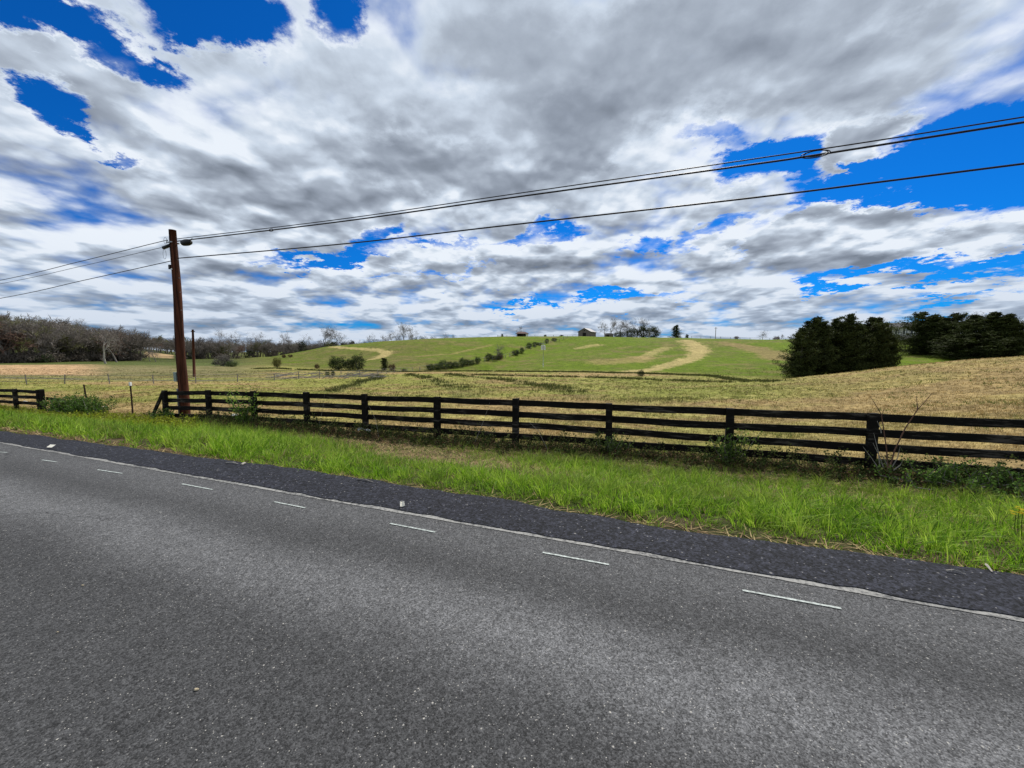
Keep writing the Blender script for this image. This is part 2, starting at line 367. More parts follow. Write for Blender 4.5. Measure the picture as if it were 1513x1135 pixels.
# ---------------------------------------------------------------- road
def strip(name, n0, n1, s0, s1, z, mat, step=.5, e0=None, e1=None, thick=0.0):
    ss = np.arange(s0, s1 + step, step); V = []; Fs = []
    for s in ss:
        a = n0 + (e0(s) if e0 else 0); b = n1 + (e1(s) if e1 else 0)
        V += [(*xy(a, s), z - thick), (*xy(a, s), z), (*xy(b, s), z), (*xy(b, s), z - thick)]
    for i in range(len(ss) - 1):
        q = i * 4
        for j in range(3): Fs.append((q + j, q + j + 4, q + j + 5, q + j + 1))
    return tag(link(name, mesh(name, np.array(V), Fs), mat), kind='structure')
def asphalt(name, base, grit, bright, band, sc=1.0, blue=1.0):
    m, t = nt(name); n = N(t)
    pos = n('ShaderNodeTexCoord').outputs['Object']
    rot = n('ShaderNodeMapping', {0: pos, 2: (0, 0, math.atan(K))}).outputs[0]      # x along, y across the road
    sx = n('ShaderNodeSeparateXYZ', {0: rot}); acr = sx.outputs[1]
    g1 = n('ShaderNodeTexVoronoi', {'Vector': pos, 'Scale': 115 * sc}); g2 = n('ShaderNodeTexVoronoi', {'Vector': pos, 'Scale': 46 * sc})
    r1 = n('ShaderNodeSeparateColor', {0: g1.outputs['Color']}).outputs[0]; r2 = n('ShaderNodeSeparateColor', {0: g2.outputs['Color']}).outputs[1]
    big = n.noise(n('ShaderNodeMapping', {0: rot, 3: (.25, 1, 1)}).outputs[0], .9, 5, .6); med = n.noise(pos, 9, 5, .7); fine = n.noise(pos, 70, 3, .7)
    v = n.math('MULTIPLY', n.rng(r1, 0, 1, 1 - grit, 1 + grit, False), n.rng(r2, .0, 1, 1 - grit * .5, 1 + grit * .5, False))
    v = n.math('MULTIPLY', v, n.rng(med, .25, .75, .94, 1.06)); v = n.math('MULTIPLY', v, n.rng(big, .3, .7, .91, 1.09)); v = n.math('MULTIPLY', v, n.rng(fine, .3, .7, .9, 1.1))
    if band:
        wob = n.math('ADD', acr, n.math('MULTIPLY', n.math('SUBTRACT', n.noise(rot, .8, 3, .5), .5), .35))
        for c0, w, amt in band:
            q = n.rng(n.math('ABSOLUTE', n.math('SUBTRACT', wob, c0)), 0, w, amt, 0.0)
            v = n.math('MULTIPLY', v, n.math('ADD', 1.0, n.math('MULTIPLY', q, n.rng(med, .3, .7, .88, 1.12))))
    spk = n.math('MULTIPLY', n.rng(r1, .975, .99, 0, 1), n.rng(g1.outputs['Distance'], .3, .45, 1, 0))
    spk2 = n.math('MULTIPLY', n.rng(r2, .985, .995, 0, .8), n.rng(g2.outputs['Distance'], .22, .36, 1, 0))
    spk = n.math('MAXIMUM', spk, spk2)
    cl = n.mix(1.0, c4(base), n('ShaderNodeCombineColor', {0: v, 1: v, 2: n.math('MULTIPLY', v, blue)}).outputs[0], 'MULTIPLY')
    cl = n.mix(n.math('MULTIPLY', spk, bright), cl, (.42, .40, .36, 1))
    crk = n.vor(n('ShaderNodeMapping', {0: n('ShaderNodeVectorMath', {0: rot, 1: n('ShaderNodeTexNoise', {'Vector': pos, 'Scale': 2.5, 'Detail': 6}).outputs[1]}, operation='ADD').outputs[0], 3: (.33, .8, 1)}).outputs[0], .9, 0, 'DISTANCE_TO_EDGE')
    ck = n.math('MULTIPLY', n.rng(crk, .002, .009, 1, 0), n.rng(n.noise(pos, .55, 2, .5), .52, .64, 0, .6))
    cl = n.mix(ck, cl, (.012, .012, .012, 1))
    hgt = n.math('SUBTRACT', n.math('ADD', n.math('MULTIPLY', r1, .6), n.math('SUBTRACT', n.math('MULTIPLY', med, .5), g1.outputs['Distance'])), ck)
    bp = n('ShaderNodeBump', {'Strength': .55, 'Distance': .004, 'Height': hgt})
    p = n('ShaderNodeBsdfPrincipled', {'Base Color': cl, 'Roughness': .88, 'Specular IOR Level': .18, 'Normal': bp.outputs[0]})
    t.links.new(p.outputs[0], n('ShaderNodeOutputMaterial').inputs[0]); return m
M['asphalt'] = asphalt('worn_asphalt', (.050, .0502, .0515), .58, .95, [(1.93, .55, 1.15), (2.9, .65, .55), (-.6, .6, .3)], 1.45)
M['shoulder'] = asphalt('shoulder_asphalt', (.0165, .0175, .0225), .85, .5, None, .62, 1.06)
strip('road', -6.2, 3.35, -400, 260, .0, M['asphalt'], 20)
def redge(s): return (fbm(np.array([s * 3.0]), np.array([.5]), 41, 4)[0] - .5) * .075 + (fbm(np.array([s * .5]), np.array([.5]), 44, 2)[0] - .5) * .035
EDG = ([-30, -12, -8.8, -6.3, -4.4, -1.3, .2, 2.5, 12], [-.14, -.13, -.05, 0, .08, .03, -.06, .04, .03])
def gedge(s): return np.interp(s, *EDG) + (fbm(np.array([s * 2.2]), np.array([.5]), 42, 4)[0] - .5) * .13
strip('shoulder', 3.10, 3.66, -60, 30, .010, M['shoulder'], .04, redge, gedge, .03)
strip('shoulder', 3.09, 3.56, -400, -60, .016, M['shoulder'], 20, None, None, .03)
m, t = nt('worn_line_paint'); n = N(t)
pos = n('ShaderNodeTexCoord').outputs['Object']
a = n.noise(pos, 26, 5, .7); b = n.noise(pos, 1.3, 3, .5)
cl = n.mix(n.rng(n.math('ADD', n.math('MULTIPLY', a, .75), n.math('MULTIPLY', b, .35)), .46, .66), (.27, .265, .25, 1), (.08, .08, .08, 1))
p = n('ShaderNodeBsdfPrincipled', {'Base Color': cl, 'Roughness': .8, 'Specular IOR Level': .2}); t.links.new(p.outputs[0], n('ShaderNodeOutputMaterial').inputs[0]); M['line'] = m
strip('edge_line', 3.05, 3.16, -60, 30, .004, M['line'], .05, lambda s: (fbm(np.array([s * 5.0]), np.array([.5]), 47, 3)[0] - .5) * .02)
M['dash'] = basic('fresh_line_paint', (.33, .36, .34), .7, .45, 45)
for (a, b) in (((-52, 665), (11, 669)), ((62, 680), (84, 683)), ((144, 694.5), (181, 700)), ((269, 715.5), (314, 724)), ((405, 742), (451, 751)), ((576, 774), (643, 787)), ((802, 817), (900, 835)), ((1097, 873), (1243, 900))):
    P, Q = on_road(*a), on_road(*b); w = .0095
    d = (Q - P).normalized(); pr = Vector((-d.y, d.x, 0)) * w
    mb = MB(); L = 12; Vv = []
    for i in range(L + 1):
        c = P.lerp(Q, i / L); j = 1 + .15 * sin(i * 2.3)
        Vv += [c - pr * j, c + pr * j]
    Vv = [Vector((v.x, v.y, .005)) for v in Vv]
    mb.add(Vv, [(2 * i, 2 * i + 2, 2 * i + 3, 2 * i + 1) for i in range(L)])
    tag(mb.build('lane_marking', M['dash']), kind='structure')
# lane behind the camera: double yellow line and the far edge line
M['yellow'] = basic('yellow_line_paint', (.45, .28, .03), .7, .25, 12)
for q in (-.75, -.55): strip('centre_line', q, q + .1, -200, 200, .004, M['yellow'], 10)
strip('edge_line', -5.3, -5.2, -200, 200, .004, M['line'], 10)

# ---------------------------------------------------------------- blades of grass
def blades(B, h, w, lean, az, colr, lv=2):
    """B Nx3 bases, h length, w width, lean outward amount (0..1), az direction of lean"""
    n = len(B); d = np.stack([np.cos(az), np.sin(az), np.zeros(n)], 1); s = np.stack([-np.sin(az + .8), np.cos(az + .8), np.zeros(n)], 1)
    V = []; levels = [0, .45, .8, 1] if lv == 3 else [0, .55, 1]
    for q in levels[:-1]:
        c = B + d * (h * lean * q ** 1.8)[:, None]; c[:, 2] += h * q * (1 - .45 * lean * q)
        ww = (w * (1 - .45 * q))[:, None] * .5; V += [c - s * ww, c + s * ww]
    c = B + d * (h * lean)[:, None]; c[:, 2] += h * (1 - .45 * lean); V.append(c)
    k = len(V); V = np.stack(V, 1).reshape(-1, 3); o = np.arange(n)[:, None] * k; T = []
    for i in range(len(levels) - 2): T += [o + np.array([[2*i, 2*i+1, 2*i+3]]), o + np.array([[2*i, 2*i+3, 2*i+2]])]
    i = len(levels) - 2; T.append(o + np.array([[2*i, 2*i+1, 2*i+2]]))
    return V, np.concatenate(T), np.repeat(colr, k, 0)
def cat(parts):
    V = []; T = []; Cc = []; b = 0
    for v, f, c in parts: V.append(v); T.append(f + b); Cc.append(c); b += len(v)
    return np.concatenate(V), np.concatenate(T), np.concatenate(Cc)
def inview(x, y, m=.8):
    u = x / np.maximum(y, .1); return (y > .5) & (np.abs(u) < 1.332 + m)
def lerp(a, b, t): return a * (1 - t[:, None]) + b * t[:, None]

# verge: tufts
G1, G2, G3 = np.array([.195, .370, .014]), np.array([.36, .50, .060]), np.array([.070, .155, .010])
DRYC, DRY2 = np.array([.30, .235, .11]), np.array([.18, .11, .062])
def verge(smin, smax, dens, bpt, hs, ws, lv):
    nT = int((smax - smin) * 6.2 * dens); s = rng.uniform(smin, smax, nT); n_ = rng.uniform(3.6, 9.9, nT)
    ed = np.array([gedge(a) for a in s]) if nT < 1 else np.interp(s, np.arange(smin, smax + .1, .05), [gedge(a) for a in np.arange(smin, smax + .1, .05)])
    x, y = xy(n_, s); ok = inview(x, y) & (n_ > 3.63 + ed)
    x, y, n_, s = x[ok], y[ok], n_[ok], s[ok]; px, py = project(x, y, gz(x, y))
    f = fbm(s * .55, n_ * .8, 61, 4); f2 = fbm(s * 2.1, n_ * 2.1, 62, 3)
    # dry area in the middle, along the fence and at the asphalt edge
    dry = sst(.50, .66, f) * .26 + .05
    mid = np.exp(-((px - 640 - (n_-7) * -60) / 150) ** 2) * sst(5.2, 6.2, n_ + (f2 - .5)) ; dry = np.maximum(dry, mid * .85)
    dry = np.maximum(dry, sst(7.6, 8.9, n_ + (f - .5) * 2.2) * .6)
    dry = np.maximum(dry, (1 - sst(3.72, 4.05, n_ + (f2 - .5) * .35)) * .75)
    tall = (1 - dry * .75) * (.45 + .9 * f2) * sst(3.6, 4.4, n_) ** .5
    hgt = hs * (.25 + .95 * tall) * rng.uniform(.55, 1.45, len(x)); tj = rng.normal(0, .22, len(x))
    keep = rng.random(len(x)) < (1 - .45 * mid); x, y, px, dry, hgt, f, f2, n_, s, tj = [a[keep] for a in (x, y, px, dry, hgt, f, f2, n_, s, tj)]
    N_ = len(x); rep = np.repeat(np.arange(N_), bpt); nb = len(rep)
    az = rng.uniform(0, 2 * pi, nb); rad = rng.uniform(0, .055, nb) * (1 + hs)
    bx, by = x[rep] + np.cos(az) * rad, y[rep] + np.sin(az) * rad; bz = gz(bx, by) - .015
    h = hgt[rep] * rng.uniform(.5, 1.2, nb); lean = np.clip(rng.normal(.62, .28, nb), .05, 1.2)
    az = az + rng.normal(0, .5, nb); isdry = rng.random(nb) < dry[rep]
    h = np.where(isdry, h * .75, h); lean = np.where(isdry, lean + .25, lean)
    tone = np.clip(f2[rep] * 1.3 - .18 + tj[rep] + rng.normal(0, .33, nb), 0, 1)
    c = lerp(np.tile(G3, (nb, 1)), G1, np.minimum(tone * 2, 1)); c = lerp(c, G2, np.clip(tone * 2 - 1, 0, 1))
    yel = sst(330, 200, px) * sst(6.3, 7.6, n_) ; c = lerp(c, np.array([.24, .27, .02]), yel[rep] * .65)
    oli = sst(7.2, 8.6, n_); c = lerp(c, np.array([.12, .14, .03]), oli[rep] * .6 * (1 - yel[rep]))
    dc = lerp(np.tile(DRYC, (nb, 1)), DRY2, np.clip(rng.random(nb) * .9 + sst(7.5, 9, n_)[rep] * .35, 0, 1)); c = np.where(isdry[:, None], dc, c)
    c = lerp(c, np.array([.20, .26, .045]), (sst(.45, .7, fbm(s * .9, n_ * 1.6, 65, 3)) * .45)[rep] * (1 - yel[rep]))
    c *= rng.uniform(.65, 1.25, nb)[:, None]
    return blades(np.stack([bx, by, bz], 1), h, ws * rng.uniform(.6, 1.3, nb), lean, az, c, lv)
near = verge(-6, 13, 44, 17, .20, .0085, 3)
midg = verge(-17, -6, 46, 16, .26, .013, 2)
farg = verge(-42, -17, 26, 14, .26, .024, 2)
low = verge(-7, 13, 130, 13, .11, .0075, 2); V, T, Cc = cat([near, midg, farg, low]); print('verge tris', len(T))
tag(link('verge_grass', mesh('verge_grass', V, T, Cc), M['blade']), 'lush green roadside grass with straw coloured dead blades between asphalt and board fence', 'grass', kind='stuff')

# dead thatch lying on the verge
def litterblades(cnt, smin, smax, nf):
    s = rng.uniform(smin, smax, cnt); n_ = nf(cnt); x, y = xy(n_, s); ok = inview(x, y); x, y = x[ok], y[ok]; nb = len(x)
    z = gz(x, y) + .006; az = rng.uniform(0, 2 * pi, nb); h = rng.uniform(.06, .22, nb)
    c = lerp(np.tile(DRYC * 1.25, (nb, 1)), DRY2, rng.random(nb)); d = np.hypot(x, y)
    B = np.stack([x, y, z], 1); dd = np.stack([np.cos(az), np.sin(az), rng.uniform(0, .25, nb)], 1) * h[:, None]; si = np.stack([-np.sin(az), np.cos(az), np.zeros(nb)], 1) * (.004 + .0006 * d)[:, None]
    V = np.stack([B - si, B + si, B + dd], 1).reshape(-1, 3); T = np.arange(nb * 3).reshape(-1, 3); return V, T, np.repeat(c, 3, 0)
V, T, Cc = cat([litterblades(26000, -22, 12, lambda k: np.clip(rng.normal(7.3, .9, k), 4, 9.3)), litterblades(2600, -25, 13, lambda k: 3.70 + np.abs(rng.normal(0, .14, k))),
                litterblades(14000, -30, 12, lambda k: rng.uniform(8.2, 9.9, k))])
tag(link('dead_thatch', mesh('dead_thatch', V, T, Cc), M['dry']), 'flattened dead brown grass lying on the verge near the fence', 'dead grass', kind='stuff')

# field beyond the fence
def field(y0, y1, cnt, hs, ws, bpt):
    y = np.exp(rng.uniform(np.log(y0), np.log(y1), cnt)); u = rng.uniform(-1.4, 1.4, cnt); x = u * y; n_, s = ns(x, y); ok = n_ > 9.75
    x, y = x[ok], y[ok]; z = gz(x, y); c = land_colour(x, y, z); px, py = project(x, y, z)
    f2 = fbm(x * .5, y * .8, 81, 4)
    rep = np.repeat(np.arange(len(x)), bpt); nb = len(rep); az = rng.uniform(0, 2 * pi, nb); rd = rng.uniform(0, .09, nb)
    bx, by = x[rep] + rd * np.cos(az), y[rep] + rd * np.sin(az)
    cc = c[rep] * rng.uniform(.8, 1.5, nb)[:, None]
    k = rng.random(nb) < .22; cc = np.where(k[:, None], np.array([.38, .31, .16]) * rng.uniform(.8, 1.2, nb)[:, None], cc)
    g = (rng.random(len(x)) < sst(.58, .7, f2) * .5)[rep]; cc = np.where(g[:, None], np.array([.15, .18, .04]) * rng.uniform(.6, 1.3, nb)[:, None], cc)
    h = hs * (.4 + f2[rep]) * rng.uniform(.5, 1.3, nb)
    return blades(np.stack([bx, by, z[rep] - .02], 1), h, ws * (by / y0) * rng.uniform(.6, 1.3, nb), np.clip(rng.normal(.5, .3, nb), 0, 1.2), az, cc, 2)
V, T, Cc = cat([field(8, 16, 16000, .11, .009, 7), field(16, 32, 15000, .11, .018, 6), field(32, 68, 11000, .12, .04, 5)]); print('field tris', len(T))
tag(link('field_grass', mesh('field_grass', V, T, Cc), M['dry']), 'short tan and olive pasture grass spreading from the board fence to the hill', 'pasture grass', kind='stuff')

# darker rush tufts dotted over the field
def tufts(P, hs, ws, bpt, colr, spread=.18):
    P = np.array([(p[0], p[1], p[2]) for p in P]); rep = np.repeat(np.arange(len(P)), bpt); nb = len(rep); az = rng.uniform(0, 2*pi, nb); rd = np.abs(rng.normal(0, spread, nb))
    sc = P[rep, 1] / 30
    B = P[rep] + np.stack([np.cos(az) * rd, np.sin(az) * rd, np.full(nb, -.02)], 1)
    c = np.array(colr) * rng.uniform(.6, 1.4, nb)[:, None]
    return blades(B, hs * rng.uniform(.4, 1.1, nb), ws * sc * rng.uniform(.7, 1.3, nb), np.clip(rng.normal(.5, .25, nb), 0, 1), az, c, 2)
P = []
for (cx_, cy_, sx_, sy_, k) in ((600, 585, 130, 5, 60), (950, 590, 190, 6, 110), (760, 572, 200, 8, 150), (900, 562, 240, 5, 120), (1000, 574, 260, 7, 60), (1400, 552, 140, 12, 30), (430, 585, 150, 10, 60), (150, 590, 150, 10, 50), (700, 555, 150, 3, 70)):
    for i in range(k):
        a, b = rng.normal(cx_, sx_ * .5), rng.normal(cy_, sy_ * .5)
        if -40 < a < 1550 and b > 549: 
            h_ = hit(a, b)
            if ns(h_.x, h_.y)[0] > 10.2 and h_.y < 110: P.append(h_)
V, T, Cc = tufts(P, .22, .03, 16, (.14, .145, .045), .28)
tag(link('rush_tufts', mesh('rush_tufts', V, T, Cc), M['dry']), 'dark olive rush tufts dotted over the tan pasture', 'rushes', kind='stuff')

# ditch-side rough vegetation along the foot of the hill
P = []
for pp, k in ((((560,549),(700,549),(840,550),(950,552),(1050,556),(1150,564)), 500), (((700,554),(840,557),(960,561),(1100,565)), 160), (((380,545),(480,548),(560,549)), 160), (((485,579),(520,570),(548,561),(560,555)), 70), (((605,553),(640,561),(675,575)), 60), (((660,553),(740,561),(800,570),(850,582)), 110)):
    Q = pts(*pp)
    for i in range(k):
        j = rng.integers(len(Q) - 1); q = Q[j].lerp(Q[j + 1], rng.random()); xx, yy = q.x + rng.normal(0, .5), q.y + rng.normal(0, .5); P.append((xx, yy, gz1(xx, yy)))
V, T, Cc = tufts(P, .36, .05, 16, (.085, .095, .028), .35)
tag(link('ditch_growth', mesh('ditch_growth', V, T, Cc), M['dry']), 'dark rough growth along the ditch at the foot of the green hill', 'undergrowth', kind='stuff')

# ---------------------------------------------------------------- board fence
YF = 10.0
def fpt(s, n_=YF / KN): x, y = xy(n_, s); return x, y
def s_of(px): 
    u = (px - CX) / F; Y = YF / (1 + K * u); return ns(u * Y, Y)[1]
TOPS = ([-60, -27.5, -24.5, -15.5, -12.5, -9, -4, 1, 6, 12, 40], [-.9, -.31, -.27, .10, .17, .22, .30, .33, .39, .43, .5])
def ftop(s): return float(np.interp(s, *TOPS))
FANG = math.atan2(-K, 1)
def board(mb, s0, s1, ztop0, ztop1, nn, hgt=.155, th=.028):
    a = Vector((*fpt(s0, nn), ztop0)); b = Vector((*fpt(s1, nn), ztop1)); L = (b - a).length
    k = 6; V = []; d = Vector((*(Vector(xy(1, 0))), 0)); ph = rng.uniform(0, 6); wv = rng.uniform(.002, .008)
    for i in range(k + 1):
        c = a.lerp(b, i / k); off = sin(ph + i * .9) * wv; c = c + Vector((0, 0, off)); hh = hgt * (1 + .04 * sin(i * 1.7 + ph))
        V += [c - d * th / 2, c + d * th / 2, c + d * th / 2 - Vector((0, 0, hh)), c - d * th / 2 - Vector((0, 0, hh))]
    Fs = []
    for i in range(k):
        q = 4 * i
        for j in range(4): Fs.append((q + j, q + (j + 1) % 4, q + 4 + (j + 1) % 4, q + 4 + j))
    Fs += [(3, 2, 1, 0), (4 * k, 4 * k + 1, 4 * k + 2, 4 * k + 3)]
    mb.add(V, Fs)
def make_fence(name, label, posts, rails=4, extra=None):
    base = fpt(posts[0]); root = thing(name, label, 'fence', (0, 0, 0))
    nn = YF / KN
    for s in posts:
        zt = ftop(s) + .02 + rng.uniform(-.01, .03); zb = float(fence_ground(s)) - .25; x, y = fpt(s, nn + rng.uniform(-.01, .01))
        Mx = Matrix.Rotation(FANG + rng.uniform(-.04, .04), 3, 'Z') @ Matrix.Rotation(rng.uniform(-.02, .02), 3, 'Y')
        MB().box((x, y, (zt + zb) / 2), (.15, .13, zt - zb), Mx, .004).build('post', M['board'], root)
    for a, b in zip(posts[:-1], posts[1:]):
        for k in range(rails):
            if extra and (round(a, 1), k) in extra: continue
            mb = MB(); drop = k * .292
            jj = rng.uniform(-.012, .012, 2)
            board(mb, a + .004, b - .004, ftop(a) - .012 - drop + jj[0], ftop(b) - .012 - drop + jj[1], nn + .067 + .016)
            mb.build('rail', M['board'], root)
    return root
PPX = [240, 305, 372, 450, 537, 645, 762, 902, 1083, 1297]
posts = [s_of(p) for p in PPX]; sp = (posts[-1] - posts[0]) / 9
posts += [posts[-1] + sp * i for i in range(1, 5)]
fr = make_fence('board_fence', 'long black four board fence running along the road verge to the right edge', posts)
x0, y0 = fpt(posts[0]); x1, y1 = fpt(posts[0] - 1.05)                  # the leaning brace at the end post
a = Vector((x0 - .05, y0 - .02, ftop(posts[0]) - .06)); b = Vector((x1, y1 + .05, float(fence_ground(posts[0] - 1)) - .02))
Mq = (b - a).to_track_quat('X', 'Z').to_matrix()
MB().box((a + b) / 2, ((b - a).length, .05, .15), Mq).build('brace', M['board'], fr)
lp = [s_of(61) - 2.42 * i for i in range(0, 6)][::-1]
fl = make_fence('board_fence', 'short run of black board fence at the far left edge beside the green bush', [s_of(18) - 2.4 * i for i in range(4, 0, -1)] + [s_of(18), s_of(52)], 3)
x, y = fpt(s_of(58)); zt = ftop(s_of(58)) + .03
MB().box((x, y, zt - .6), (.14, .13, 1.25), Matrix.Rotation(FANG, 3, 'Z')).build('post', M['board'], fl)
a = s_of(58); mb = MB(); board(mb, a + .1, a + 1.7, ftop(a) - .32, ftop(a) - .36, YF / KN + .08); mb.build('rail', M['board'], fl)
# steel posts in the gap
def tpost(px, pyt, pyb, lean, label, whitetop):
    P_ = on_line(px, pyt, YF + .15); s_ = ns(P_.x, P_.y)[1]; zb = float(fence_ground(s_)); hgt = P_.z - zb
    r_ = thing('steel_post', label, 'post', (P_.x, P_.y, zb), 0, None); r_.rotation_euler = (0, lean, 0)
    mb = MB(); mb.box((0, 0, hgt / 2 - .15), (.055, .012, hgt + .3)); mb.box((0, -.022, hgt / 2 - .15), (.012, .032, hgt + .3))
    for i in range(9): mb.box((0, -.041, .2 + i * .1), (.02, .006, .03))
    mb.build('shaft', M['rust'], r_)
    if whitetop: MB().box((0, -.005, hgt - .07), (.065, .07, .15)).build('tip', M['white'], r_)
tpost(128, 568, 606, -.09, 'rusty leaning steel fence post right of the green bush', False)
tpost(192.5, 565, 607, 0, 'upright steel fence post with a white painted tip in the fence gap', True)

# ---------------------------------------------------------------- utility pole and cables
YP = 10.62                                                # cables hang in the plane K*x + y = YP
PB = on_line(272, 600, YP); zb = gz1(PB.x, PB.y); PT = on_line(255.5, 340, YP + .0)
hp = PT.z - zb
up = thing('utility_pole', 'tall reddish brown wooden utility pole behind the left end of the board fence', 'utility pole', (PB.x, PB.y, zb))
k = 14; mb = MB(); mb.tube([((PT.x - PB.x) * i / k + .02 * sin(i * .8), (PT.y - PB.y) * i / k, -.4 + (hp + .4) * i / k) for i in range(k + 1)], [.185 - .065 * i / k for i in range(k + 1)], 18)
mb.build('shaft', M['pole'], up, True)
def pl(z): t_ = z / hp; return Vector(((PT.x - PB.x) * t_, (PT.y - PB.y) * t_, z))
along = Vector((1, -K, 0)).normalized(); acr = Vector((K, 1, 0)).normalized(); Mr = Matrix.Rotation(FANG, 3, 'Z')
q = pl(hp - .55) - along * .30 + Vector((0, 0, -.02)) - acr * .05
MB().tube([q - along * .30 - Vector((0, 0, .08)), q - along * .27 - Vector((0, 0, .07)), q + along * .22, q + along * .25], [.03, .065, .065, .03], 10).build('terminal_case', M['black'], up, True)
MB().box(pl(hp - .50) - acr * .16, (.34, .03, .04), Mr).box(pl(hp - .50) + acr * .1, (.30, .03, .04), Mr).tube([pl(hp - .5) - acr * .25, pl(hp - .5) + acr * .25], .012, 6).build('bracket', M['steel'], up)
MB().box(pl(hp - 1.42) - along * .17 - acr * .06, (.10, .12, .17), Mr).build('junction_box', M['black'], up)
MB().box(pl(hp - 1.52) - acr * .147 + along * .02, (.09, .006, .045), Mr).build('tag_plate', M['white'], up)
for (zz_, sd) in ((hp - 1.05, -1), (hp - 1.15, 1), (hp - 1.85, -1), (hp - 1.85, 1), (hp - 2.4, 1), (hp - 3.1, 1), (hp - 3.7, -1)):
    MB().tube([pl(zz_) + along * .08 * sd, pl(zz_) + along * .21 * sd], .011, 6).build('bolt', M['steel'], up)
qb = pl(.0) - along * .21 - acr * .08
mb = MB(); mb.tube([qb + Vector((0, 0, -.2)), qb + Vector((0, 0, 1.15))], .03, 8); mb.build('conduit', M['steel'], up)
zbx = on_line(262, 557, YP).z - zb
MB().box(Vector((qb.x, qb.y, zbx)), (.17, .11, .36), Mr).box(Vector((qb.x, qb.y, zbx + .19)), (.19, .13, .02), Mr).build('meter_box', M['greybox'], up)
def catmull(P, k=14):
    out = []; P = [P[0] * 2 - P[1]] + P + [P[-1] * 2 - P[-2]]
    for i in range(1, len(P) - 2):
        for j in range(k):
            t = j / k; out.append(.5 * ((2 * P[i]) + (P[i+1] - P[i-1]) * t + (2*P[i-1] - 5*P[i] + 4*P[i+1] - P[i+2]) * t*t + (-P[i-1] + 3*P[i] - 3*P[i+1] + P[i+2]) * t**3))
    out.append(P[-2]); return out
M['cable'] = basic('cable_sheath', (.016, .014, .018), .5, .2, 10)
def cable(label, pp, rad, off=0.0, Yc=YP):
    P = [on_line(a, b, Yc) + acr * off for a, b in pp]; d = P[-1] - P[-2]; P.append(P[-1] + d.normalized() * 9)
    mb = MB(); mb.tube(catmull(P), rad, 6); return tag(mb.build('overhead_cable', M['cable'], None, True), label, 'cable')
cable('thin uppermost overhead cable rising from the pole top to the right edge', [(262, 354), (500, 325.5), (750, 289.5), (1100, 238.8), (1300, 209), (1513, 175)], .0125, -.06)
cable('thick upper overhead cable with loops lashed to it right of the pole', [(262, 356.5), (500, 328), (750, 293), (1100, 244.8), (1205, 229.3), (1513, 180.8)], .020)
cable('lower single overhead cable stretching from the pole to the right edge', [(262, 381.8), (502, 361), (750, 333), (1100, 293.8), (1300, 269), (1513, 242)], .019)
cable('upper overhead cable leaving the pole towards the left edge', [(250, 356), (236, 358.5), (120, 387), (0, 415), (-200, 452)], .013, -.05)
cable('middle overhead cable leaving the pole just under the upper one on the left', [(238, 366), (120, 393.5), (0, 419.5), (-200, 455)], .009)
cable('lower overhead cable sloping down from the pole to the left edge', [(256, 385), (125, 414), (0, 441), (-200, 474)], .014)
# splice case hanging by the pole
c0 = on_line(275.5, 358.5, YP); r_ = thing('splice_case', 'black oval splice case hanging under the cable right of the pole', 'splice case', c0)
mb = MB(); prof = [(-.27, .02), (-.24, .07), (-.2, .105), (-.1, .12), (0, .125), (.1, .12), (.2, .10), (.25, .06), (.27, .02)]
mb.tube([along * a for a, b in prof], [b for a, b in prof], 12); mb.build('case', M['black'], r_, True)
MB().tube([along * .2 + Vector((0, 0, .03)), along * .36 + Vector((0, 0, .13))], .012, 6).build('hanger', M['black'], r_); MB().tube([along * -.2 + Vector((0, 0, .03)), along * -.3 + Vector((0, 0, .07))], .012, 6).build('hanger', M['black'], r_)
def loopy(label, ctr, L, h_, rad, Yc=YP, n_=1, ang=0.0):
    r0 = on_line(*ctr, Yc) - acr * .03; mb = MB()
    for q in range(n_):
        s_ = 1 - .18 * q; P = []
        for i in range(25):
            a_ = 2 * pi * i / 24; v_ = along * (cos(a_) * L * s_) + Vector((0, 0, sin(a_) * h_ * s_ - .0 * q)) - acr * .02 * q
            v_.z += v_.dot(along) * ang; P.append(v_)
        mb.tube(P, rad, 5, False)
    o = mb.build('cable_loop', M['cable'], None, True); o.location = r0; return tag(o, label, 'cable loop')
loopy('large slack storage loop lashed to the upper cable near the right edge', (1204, 229), .25, .07, .009, n_=2, ang=.02)
loopy('small slack loop on the upper cable a little right of the pole', (402, 340.5), .10, .045, .010)
loopy('wire coil curling above the terminal on the left of the pole top', (245.5, 356), .09, .13, .006)
loopy('thin drooping wire coil below the terminal on the left of the pole', (244.5, 376), .10, .19, .005)

# second small pole far behind
def ground_thing(name, label, cat_, px, Y, group=None, rz=0, sc=1):
    x = xpx(px, Y, 0); return thing(name, label, cat_, (x, Y, gz1(x, Y)), rz, group, sc)
o = ground_thing('utility_pole', 'slim rusty brown pole standing in the meadow right of the big utility pole', 'utility pole', 285.5, 50)
zt = zpx(50, 487) - o.location.z; MB().tube([(0, 0, -.3), (.25, 0, zt)], [.17, .12], 10).build('shaft', M['pole'], o, True)
MB().box((.25, 0, zt - .25), (.5, .08, .1)).build('bracket', M['rust'], o)

